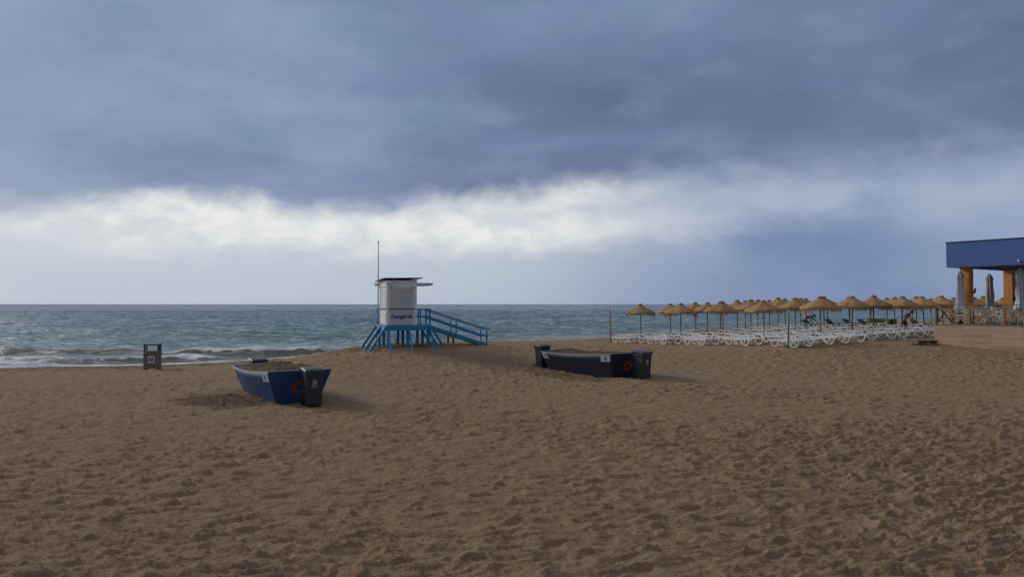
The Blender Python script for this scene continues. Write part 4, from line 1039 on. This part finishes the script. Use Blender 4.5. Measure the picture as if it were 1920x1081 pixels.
    for s_ in (-1, 1):
        sh = Vector(J['sh']) + Vector((0, s_ * .17, 0)); el = Vector(J['el']) + Vector((0, s_ * .2, 0)); wr = Vector(J['wr']) + Vector((0, s_ * .16, 0))
        if s_ == 1 and 'wr2' in J: wr = Vector(J['wr2']) + Vector((0, .16, 0)); el = Vector(J['el2']) + Vector((0, .2, 0))
        if sleeves > 0:
            P_.append((*sh, .075)); E_.append((2, len(P_) - 1)); P_.append((*(sh + (el - sh) * sleeves), .06)); E_.append((len(P_) - 2, len(P_) - 1))
        if sleeves < 0:     # dark long gloves / under sleeves
            P_.append((*sh, .07)); E_.append((2, len(P_) - 1))
            skinned('sleeve', [(*(sh + (el - sh) * .2), .058), (*el, .05), (*(el + (wr - el) * .95), .036)], [(0, 1), (1, 2)], M['blackc'], t)
    skinned('shirt', P_, E_, top, t)
    P_ = [(*(pel + Vector((0, 0, .05))), .152), (*pel, .15)]; E_ = [(0, 1)]
    for s_ in (0, 1):
        sg = -1 if s_ == 0 else 1; hp = pel + Vector((0, sg * .09, -.04)); kn = Vector(J['kn%d' % s_]) + Vector((0, sg * .10, 0)); an = Vector(J['an%d' % s_]) + Vector((0, sg * .10, 0))
        P_.append((*hp, .12)); E_.append((1, len(P_) - 1)); q = len(P_) - 1
        if trouser_full: P_.append((*kn, .078)); E_.append((q, len(P_) - 1)); P_.append((*(an + Vector((0, 0, .06))), .058)); E_.append((len(P_) - 2, len(P_) - 1))
        else: P_.append((*(hp + (kn - hp) * .9), .115)); E_.append((q, len(P_) - 1))
    skinned('trousers' if trouser_full else 'shorts', P_, E_, bottom, t, 1)
    return t
# facing +x locally
bend1 = dict(pelvis=(-.10, 0, .88), waist=(-.02, 0, 1.02), chest=(.14, 0, 1.20), neck=(.27, 0, 1.31), head=(.38, 0, 1.36), sh=(.20, 0, 1.22), el=(.33, 0, .98), wr=(.36, 0, .74), face=(.8, 0, -.6), kn0=(-.06, 0, .47), an0=(-.16, 0, .08), kn1=(.04, 0, .46), an1=(.05, 0, .08))
x, y = (1698 - 960) / 1400 * 50.5, 50.5
person(x, y, R(-28), 'person in black vest and black shorts bending over the loungers', bend1, M['blackc'], M['blackc'], 0, False)
bend2 = dict(pelvis=(-.28, 0, .86), waist=(-.14, 0, 1.0), chest=(.12, 0, 1.10), neck=(.30, 0, 1.10), head=(.42, 0, 1.07), sh=(.16, 0, 1.06), el=(.14, 0, .80), wr=(.22, 0, .55), el2=(.42, 0, .80), wr2=(.62, 0, .58), face=(.5, 0, -.9), kn0=(-.16, 0, .46), an0=(-.24, 0, .08), kn1=(-.28, 0, .46), an1=(-.42, 0, .08))
x, y = (1516 - 960) / 1400 * 59., 59.
person(x, y, R(-22), 'person in red shirt and grey trousers stooping low between parasol poles', bend2, M['pink'], M['greyc'], -1, True)

# ------------------------------------------------------------------ pebbles and shell chips on the sand
def pebbles():
    rn = random.Random(9); m = MB()
    spots = [(325, 842), (803, 849), (540 + 6, 866), (915, 851), (826, 965), (712, 1026), (612, 754), (1280 + 410, 958), (942, 743)]
    L = []
    for px, py in spots:
        d = CAMZ * 1400 / (py - 569.7); L.append(((px - 960) / 1400 * d, d, .016))
    for _ in range(170):
        d = rn.uniform(7.5, 30); L.append((rn.uniform(-.7, .7) * d, d, rn.uniform(.004, .009)))
    for x, y, r in L:
        z = G(x, y) + float(ripples(np.array([x]), np.array([y]), np.array([y]))[0]) + r * .3
        a = rn.uniform(0, 3); k = rn.uniform(.5, .9)
        vs = []
        for (i, j, q) in ((1, 0, 0), (0, 1, 0), (-1, 0, 0), (0, -1, 0), (0, 0, .6), (0, 0, -.6), (.6, .6, .25), (-.6, .6, .25), (-.6, -.6, .25), (.6, -.6, .25)):
            u, v = i * r * 1.3, j * r * k; vs.append((x + u * math.cos(a) - v * math.sin(a), y + u * math.sin(a) + v * math.cos(a), z + q * r))
        m.add(vs, [(4, 6, 7), (4, 7, 8), (4, 8, 9), (4, 9, 6), (0, 1, 6), (1, 7, 6), (1, 2, 7), (2, 8, 7), (2, 3, 8), (3, 9, 8), (3, 0, 9), (0, 6, 9), (5, 1, 0), (5, 2, 1), (5, 3, 2), (5, 0, 3)])
    o = m.build('pebbles', mat('pale_shell', (.50, .45, .38), .7, var=.3)); tag(o, 'pale shell chips and pebbles scattered over the sand', 'pebbles', kind='stuff')
pebbles()
print('loungers', cnt)
